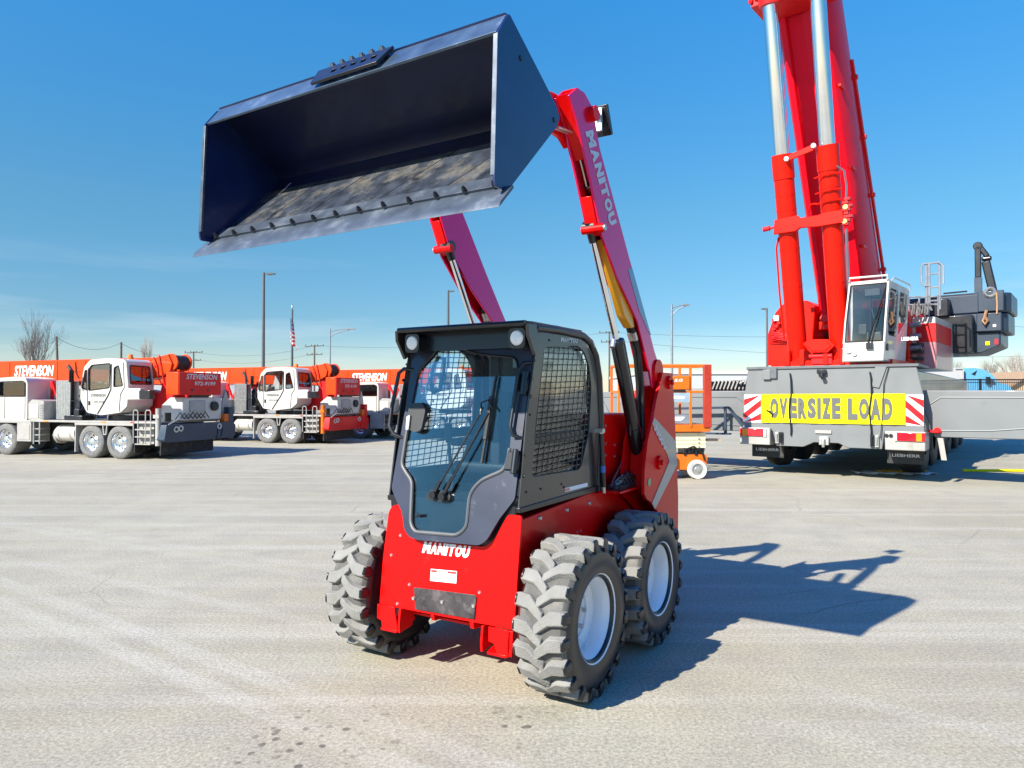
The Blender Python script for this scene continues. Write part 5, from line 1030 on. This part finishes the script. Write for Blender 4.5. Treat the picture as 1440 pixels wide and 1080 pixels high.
# ------------------------------------------------------------------ scissor lift behind the loader
def scissor_lift():
    T = thing('scissor_lift', 'orange and cream scissor lift with raised guard rails behind the loader tower', 'scissor lift', (3.15, 15.45, 0), R(4))
    # x right, y away, z up; x from -1.05 to 1.05
    ch = MB().prism(rounded([(-1.0, .20), (-1.0, .52), (1.0, .52), (1.02, .40), (.95, .20)], .04), 'y', -.28, .32).build('chassis', LIFTO, T, bevel=.015)
    MB().box(-.95, .32, -.36, -.28, .18, .50).build('battery_tray', LIFTO, T, bevel=.02)
    w0 = None
    for x in (.78, -.72):
        for y, s in ((-.30, -1), (.33, 1)):
            wh = bpy.data.objects.new('wheel', None); C.objects.link(wh); wh.parent = T; wh.location = (x, y, .205); wh.rotation_euler = (0, 0, 0 if s > 0 else math.pi)
            if w0 is None:
                a = MB().lathe([(.125, .06), (.19, .07), (.205, .05), (.205, -.05), (.19, -.07), (.12, -.07)], (0, 0, 0), (0, 1, 0), 28).build('tyre', pbr('white non marking tyre', (.55, .53, .50), .7, var=.1), wh)
                b = MB().lathe([(.125, .055), (.11, .03), (.06, .035), (.055, .065), (0, .065)], (0, 0, 0), (0, 1, 0), 24).build('rim', STEEL, wh); w0 = (a, b)
            else:
                for o in w0: dup(o, wh)
    bx = MB().box(.55, .95, -.26, .30, .52, .68)
    for k in range(6): bx.box(.50 + .08 * k, .55 + .08 * k, -.30, -.22, .50 + .05 * (k % 3), .66)
    bx.tube([(.5, -.3, .62), (.7, -.34, .7), (.9, -.3, .55), (.95, -.3, .4)], .02, 6); bx.build('drive_unit', BLACK, T)
    for k in range(4): MB().box(-1.0, .98, -.30 + .004 * k, .30 - .004 * k, .655 + k * .085, .735 + k * .085).build('scissor_arm', CREAM, T, bevel=.012)
    pn = MB()
    for x in (-.5, .82):
        for k in range(4): pn.cyl((x, -.315, .695 + k * .085), (x, -.285, .695 + k * .085), .018, n=8)
    pn.build('pivot_pins', STEEL, T)
    MB().box(-.2, .1, -.325, -.302, .68, .76).build('info_plate', WLETT, T)
    MB().box(-1.05, 1.05, -.38, .38, 1.01, 1.16).build('platform', LIFTO, T, bevel=.01)
    MB().box(1.05, 1.35, -.2, .1, .80, .84).build('step_board', pbr('plank', (.42, .30, .18), .8), T)
    rl = MB()
    for z in (1.86, 2.42):
        for y in (-.37, .37): rl.beam((-.93, y, z), (1.05, y, z), .045, .05)
        for x in (-.92, 1.03): rl.beam((x, -.37, z), (x, .37, z), .045, .05)
    for x in (-.92, -.35, .62): rl.beam((x, -.37, 1.1), (x, -.37, 2.42), .05, .05); rl.beam((x, .37, 1.1), (x, .37, 2.42), .05, .05)
    rl.build('guard_rail', LIFTO, T, bevel=.006)
    g = MB().box(.90, 1.07, -.41, -.33, 1.1, 2.44); g.build('rail_post', pbr('dark orange red post', (.36, .030, .012), .5), T, bevel=.01)
    cb = MB().box(-.02, .60, -.42, -.30, 1.90, 2.20).build('control_box', LIFTO, T, bevel=.02)
    lettering('JLG', WLETT, cb, (.24, -.425, 2.06), (1, 0, 0), (0, 0, 1), .20, .075, .2, .03)
    MB().box(.0, .5, -.41, -.31, 1.86, 1.90).build('box_bracket', BLACK, cb)
    p1 = MB().box(-.9, .60, -.392, -.375, 1.64, 1.84).build('sign_panel', SIGNG, T)
    MB().plate(rounded([(-.02, 1.71), (.48, 1.71), (.50, 1.77), (.0, 1.77)], .02), lambda a, z, h: (a, -.393 - h, z), .003).build('sign_band', WLETT, p1)
    p2 = MB().box(-.9, .62, -.392, -.375, 1.19, 1.38).build('sign_panel', pbr('grey sign', (.20, .22, .25), .5), T)
    MB().plate(rounded([(-.05, 1.24), (.42, 1.25), (.50, 1.33), (.0, 1.33)], .03), lambda a, z, h: (a, -.393 - h, z), .003).build('sign_band', WLETT, p2)
    MB().box(-.3, .3, -.2, .2, 1.16, 1.30).build('tool_tray', BLACK, T, bevel=.02)
scissor_lift()

# ------------------------------------------------------------------ ground clutter
o = MB().cyl((10.35, 16.35, .06), (14.5, 16.25, .06), .032, n=10); o = o.build('yellow_pole', YELB); tag(o, 'long yellow pole lying on the ground under the grey beam', 'pole')
g = MB()
n_ = 26
for j, (w0, w1, zz, mt) in enumerate(((-.28, .30, .0, 0), (-.05, .22, .03, 1))):
    vs = []
    for i in range(n_ + 1):
        x = (7.85 if j == 0 else 8.4) + (1.75 if j == 0 else 1.1) * i / n_
        for k, yy in enumerate((w0, w1)): vs.append((x, 16.35 - .1 * i / n_ + yy * (1 - .5 * abs(i / n_ - .55)), .02 + zz + .025 * math.sin(i * 1.1 + k * 1.4) + .012 * math.sin(i * 2.9)))
    g.add(vs, [(2 * i, 2 * i + 1, 2 * i + 3, 2 * i + 2) for i in range(n_)], mt, True)
o = g.build('folded_banner', [WLETT, pbr('orange vinyl', (.72, .40, .02), .5)]); tag(o, 'crumpled white and orange sheet lying on the ground behind the red crane', 'sheet')
mo = o.modifiers.new('s', 'SOLIDIFY'); mo.thickness = .01

# ------------------------------------------------------------------ poles
def px(u, y): return (u - 720) / 1000 * y
def light_pole(u, y, top, label, armlen, mat, r=.09, kind='head', group=None):
    z = 1.8 + (555 - top) / 1000 * y
    T = thing('light_pole', label, 'light pole', (px(u, y), y, 0), 0, group)
    MB().cyl((0, 0, 0), (0, 0, .5), r * 2.2, r * 2.2, 16).build('base', pbr('concrete base', (.35, .34, .32), .9), T)
    MB().cyl((0, 0, .45), (0, 0, z), r * 1.15, r * .8, 12).build('pole', mat, T)
    if kind == 'head':
        MB().beam((0, 0, z - .12), (armlen * .5, 0, z - .06), .08, .08).build('arm', mat, T)
        MB().prism(rounded([(armlen * .35, z - .16), (armlen, z - .10), (armlen, z - .04), (armlen * .35, z - .02)], .03), 'y', -.16, .16).build('lamp_head', mat, T, bevel=.02)
    else:
        MB().tube([(0, 0, z - .9), (armlen * .4, 0, z - .45), (armlen, 0, z - .1)], r * .5, 6).tube([(0, 0, z - .3), (armlen * .5, 0, z - .12), (armlen, 0, z)], r * .5, 6).build('arm', mat, T)
        MB().prism(rounded([(armlen * .85, z - .12), (armlen * 1.25, z - .10), (armlen * 1.25, z + .02), (armlen * .85, z + .06)], .03), 'y', -.18, .18).build('lamp_head', mat, T, bevel=.02)
light_pole(370, 47, 383, 'tall dark light pole behind the middle truck crane', .75, POLE, .105)
light_pole(630, 62, 408, 'dark light pole seen between the loader arms above the cab', .55, POLE, .13)
light_pole(945, 58, 428, 'pale light pole with a short arm above the scissor lift', 1.15, POLEL, .10, 'arm')
light_pole(464, 78, 462, 'thin street light with a long double arm right of the flag', 2.2, POLEL, .09, 'arm')
light_pole(1079, 64, 433, 'thin dark light pole directly left of the red crane', -.5, POLE, .10)
def flagpole():
    y = 64; T = thing('flagpole', 'tall grey flagpole with a limp striped flag', 'flagpole', (px(410.5, y), y, 0))
    MB().cyl((0, 0, 0), (0, 0, 9.5), .14, .08, 12).build('pole', POLE, T)
    MB().lathe([(0, -.12), (.09, -.09), (.12, 0), (.09, .09), (0, .12)], (0, 0, 9.68), (0, 0, 1), 14).build('finial', STEEL, T)
    g = MB(); cols = 13; rows = 10
    def P(i, j):
        # drooping cloth, folds gathered against the pole
        t = i / cols; q = j / rows
        return (-.16 + .60 * q * (.45 + .55 * t) , .12 * math.sin(q * 9 + t * 1.5), 8.75 - 2.35 * t - .55 * q - .1 * math.sin(q * 7))
    for i in range(cols):
        for j in range(rows):
            mt = 2 if (i < 6 and j < 5) else (i % 2)
            g.add([P(i, j), P(i + 1, j), P(i + 1, j + 1), P(i, j + 1)], [(0, 1, 2, 3)], mt, True)
    f = g.build('flag', [pbr('flag red', (.45, .03, .04), .8), pbr('flag white', (.7, .7, .68), .8), pbr('flag blue', (.03, .06, .20), .8)], T)
    so_ = f.modifiers.new('s', 'SOLIDIFY'); so_.thickness = .01
flagpole()
def utility_pole(u, y, top, label, arms=2, lean=0.):
    z = 1.8 + (555 - top) / 1000 * y
    T = thing('utility_pole', label, 'utility pole', (px(u, y), y, 0), 0, 'utility poles along the horizon')
    MB().cyl((0, 0, 0), (lean, 0, z), .17, .12, 8).build('pole', WOODP, T)
    for k in range(arms):
        zz = z - .25 - k * 1.35; wd = 1.5 - .25 * k
        a = MB().beam((lean - wd, 0, zz), (lean + wd, 0, zz + .12), .12, .12).build('crossarm', WOODP, T)
        each('insulator', PLAST, a, [(lean - wd + .1 + i * (wd * 2 - .2) / 3, 0, zz + .1) for i in range(4)], .06, 6, .22, (0, 0, 1))
    return V((px(u, y) + lean, y, z - .1))
U = [utility_pole(83, 82, 473, 'leaning wooden pole beside the bare tree', 0, -.35), utility_pole(170, 88, 481, 'short wooden pole above the first truck crane cab', 0),
     utility_pole(272, 118, 494, 'wooden utility pole behind the first truck crane', 2), utility_pole(442, 112, 485, 'wooden utility pole between the flagpole and the street light', 2),
     utility_pole(857, 105, 466, 'wooden utility pole seen behind the loader arm', 2)]
for a, b, dz in ((U[0], U[1], 0), (U[1], U[2], -.1), (U[2], U[3], 0), (U[2], U[3], -1.2), (U[3], U[4], 0), (U[4], V((70, 100, 11.5)), 0), (U[4], V((75, 100, 8.5)), -1.2), (V((70, 100, 11.5)), V((110, 92, 10.5)), 0)):
    o = MB().tube([a.lerp(b, t / 12) + V((0, 0, dz - 1.1 * (1 - (2 * t / 12 - 1) ** 2))) for t in range(13)], .022, 4).build('power_line', PLAST)
    tag(o, 'thin sagging power line strung between distant poles', 'cable', 'thin power lines against the sky')

# ------------------------------------------------------------------ trees
def tree(u, y, top, spread, label, seed, group=None, depth=6, col=None, trunk=.12):
    rnd = random.Random(seed); H = 1.8 + (555 - top) / 1000 * y
    T = thing('bare_tree', label, 'tree', (px(u, y), y, 0), rnd.uniform(0, 6), group)
    tr = MB(); cr = MB(); r0 = trunk * H / 8
    def grow(p, d, ln, r, lv):
        q = p + d * ln; mid = p + d * (ln * .5) + V((rnd.uniform(-1, 1), rnd.uniform(-1, 1), 0)) * ln * .05
        (tr if lv < 2 else cr).tube([p, mid, q], r, 5 if lv < 2 else 3) if lv < 3 else cr.cyl(p, q, r, r * .6, 3, caps=False)
        if lv >= depth: return
        n = 3 if lv < 4 else 2
        for k in range(n + (1 if rnd.random() < .3 else 0)):
            a = rnd.uniform(0, 2 * math.pi); sp = spread * rnd.uniform(.35, 1.)
            nd = (d + V((math.cos(a) * sp, math.sin(a) * sp, rnd.uniform(-.02, .28)))).normalized()
            s = p.lerp(q, rnd.uniform(.55, 1.)) if k else q
            grow(s, nd, ln * rnd.uniform(.62, .86), r * .6, lv + 1)
    grow(V((0, 0, 0)), V((0, 0, 1)), H * .24, r0, 0)
    zmax = max([v.z for v in cr.v]); k = H / zmax
    for b in (tr, cr):
        for v in b.v: v.z *= k
    tr.build('trunk', BARK, T, weld=False); cr.build('crown', BARK, T, weld=False)
tree(46, 58, 433, .46, 'large bare tree left of the first truck crane', 4, depth=7, trunk=.10)
tree(207, 70, 464, .28, 'narrow bare young tree behind the first truck crane', 9, depth=5, trunk=.08)
TL = 'bare trees on the skyline at the right'
for i, (u, y, top, sp, lb) in enumerate(((1330, 95, 505, .6, 'low bare tree beside the grey counterweight'), (1352, 105, 498, .6, 'bare tree above the white trailer'), (1378, 98, 507, .65, 'bare tree above the light blue tractor'),
        (1402, 92, 496, .6, 'tall bare tree between the tractor and the house'), (1420, 84, 500, .62, 'bare tree just left of the tan house'), (1440, 88, 486, .6, 'tallest bare tree at the right edge'), (1290, 110, 510, .6, 'small bare tree mostly behind the crane'), (1425, 110, 494, .6, 'distant bare tree behind the tan house'))):
    tree(u, y, top, sp, lb, 20 + i, TL, depth=6, trunk=.09)

# ------------------------------------------------------------------ far buildings, vehicles and fence
def building(name, label, x0, x1, y, dep, h, mat, roofmat=None, doors=0):
    T = thing(name, label, 'building', ((x0 + x1) / 2, y, 0))
    hw = (x1 - x0) / 2
    MB().box(-hw, hw, 0, dep, 0, h).build('wall', mat, T)
    MB().box(-hw - .15, hw + .15, -.15, dep + .15, h, h + .35).build('roof', roofmat or WHITE, T)
    for k in range(doors):
        x = -hw + (k + .5) * 2 * hw / doors
        d = MB().box(x - 1.3, x + 1.3, -.04, .0, .1, h * .62).build('loading_door', PALE, T)
    return T
BW = pbr('white wall panel', (.42, .44, .46), .7, var=.05, vs=.3)
building('warehouse', 'long low white warehouse behind the scissor lift', 14, 40, 76, 25, 4.0, BW, doors=7)
building('warehouse', 'long pale warehouse far behind the truck cranes', -88, 4, 120, 30, 3.6, pbr('pale wall panel', (.30, .33, .36), .8, var=.06, vs=.2), doors=16)
def house():
    T = thing('house', 'tan house with a gabled roof at the right edge', 'house', (px(1452, 70), 70, 0))
    MB().prism([(-2.2, 0), (-2.2, 2.6), (0, 3.9), (2.2, 2.6), (2.2, 0)], 'y', 0, 8).build('wall', TAN, T)
    rf = MB()
    rf.beam((-2.5, -.3, 2.48), (0, -.3, 3.98), .12, .14, up=(0, 1, 0))
    for s in (-1, 1): rf.prism([(0, 3.95), (s * 2.6, 2.42), (s * 2.6, 2.58), (0, 4.12)], 'y', -.4, 8.4)
    rf.build('roof', pbr('tan shingle roof', (.30, .20, .12), .9), T)
    for x in (-1.1, 1.1): MB().box(x - .4, x + .4, -.03, 0, .9, 2.0).build('window', WIN, T)
house()
def semi(u0, u1, y):
    T = thing('semi_trailer', 'white box trailer behind the black fence', 'trailer', (px(u1, y), y, 0))
    ln = px(u1, y) - px(u0, y); z1 = 1.8 + .038 * y
    MB().box(-ln, 0, 0, 2.5, 1.1, z1).build('box', pbr('trailer white', (.42, .42, .42), .5, var=.04, vs=.5), T, bevel=.04)
    MB().tube([(-.7, -.05, z1 - .1), (-.1, -.05, z1 - .1), (-.1, -.05, 1.3)], .05, 5).build('corner_trim', PALE, T)
    lg = MB()
    for z, a in ((3.0, .0), (2.6, .4)): lg.plate(rounded([(-3.2 + a, z - .12), (-2.0 + a, z - .12), (-1.8 + a, z + .12), (-2.9 + a, z + .12)], .08), lambda p, q, h: (p, -.01 - h, q), .01)
    lg.build('blue_swoosh', pbr('blue decal', (.04, .22, .5), .5), T)
    MB().box(-ln, 0, .2, 2.3, .95, 1.1).build('chassis', BLACK, T)
    for x in (-ln + 1, -ln + 2.3, -1.2): MB().cyl((x, .0, .5), (x, .5, .5), .5, n=20).build('wheel', RUBBER, T)
semi(1195, 1356, 56)
def tractor(u0, y):
    T = thing('truck_tractor', 'light blue aerodynamic truck tractor behind the black fence', 'truck', (px(u0, y), y, 0))
    s = y / 1000; Z = lambda v: 1.8 + (555 - v) * s; X = lambda u: (u - u0) * s
    pr = [(X(1361), Z(575)), (X(1361), Z(518)), (X(1370), Z(517)), (X(1385), Z(520)), (X(1397), Z(528)), (X(1404), Z(538)), (X(1418), Z(541)), (X(1424), Z(548)), (X(1425), Z(578))]
    MB().prism(rounded(pr, .2), 'y', 0, 2.4).build('cab', BLUEP, T, bevel=.1)
    w_ = MB().prism([(X(1388), Z(541)), (X(1388), Z(531)), (X(1396), Z(533)), (X(1401), Z(541))], 'y', -.03, 0).build('window', WIN, T)
    MB().prism([(X(1366), Z(526)), (X(1374), Z(521)), (X(1371), Z(528))], 'y', -.03, 0).build('fairing_mark', BLACK, T)
    MB().box(X(1386), X(1390), -.25, -.02, Z(540), Z(530)).build('mirror', BLACK, T)
    for x in (X(1370), X(1414)): MB().cyl((x, -.02, .5), (x, .4, .5), .5, n=20).build('wheel', RUBBER, T)
tractor(1360, 56)
def fence():
    y = 40; x0 = px(1296, y); x1 = 40; zt = 1.8 + .022 * y
    T = thing('railing_fence', 'black metal railing fence behind the grey outrigger beam', 'fence', (x0, y, 0))
    L_ = x1 - x0
    MB().box(0, L_, -.02, .02, zt - .07, zt).box(0, L_, -.02, .02, zt - .22, zt - .18).box(0, L_, -.02, .02, .2, .24).build('rail', BLACK, T)
    pk = MB(); k = 0
    while k * .105 < L_: x = k * .105; pk.box(x - .009, x + .009, -.01, .01, .1, zt - .03); k += 1
    struct(pk.build('picket', BLACK, T), 'stuff')
    for x in (.0, 3.3, 6.6, 9.9, 13.2): MB().box(x - .06, x + .06, -.05, .05, 0, zt + .02).build('post', BLACK, T)
    MB().tube([(.02, -.1, zt - .4), (.5, -.1, zt - .02), (.7, -.1, zt)], .03, 6).build('brace', POLE, T)
fence()
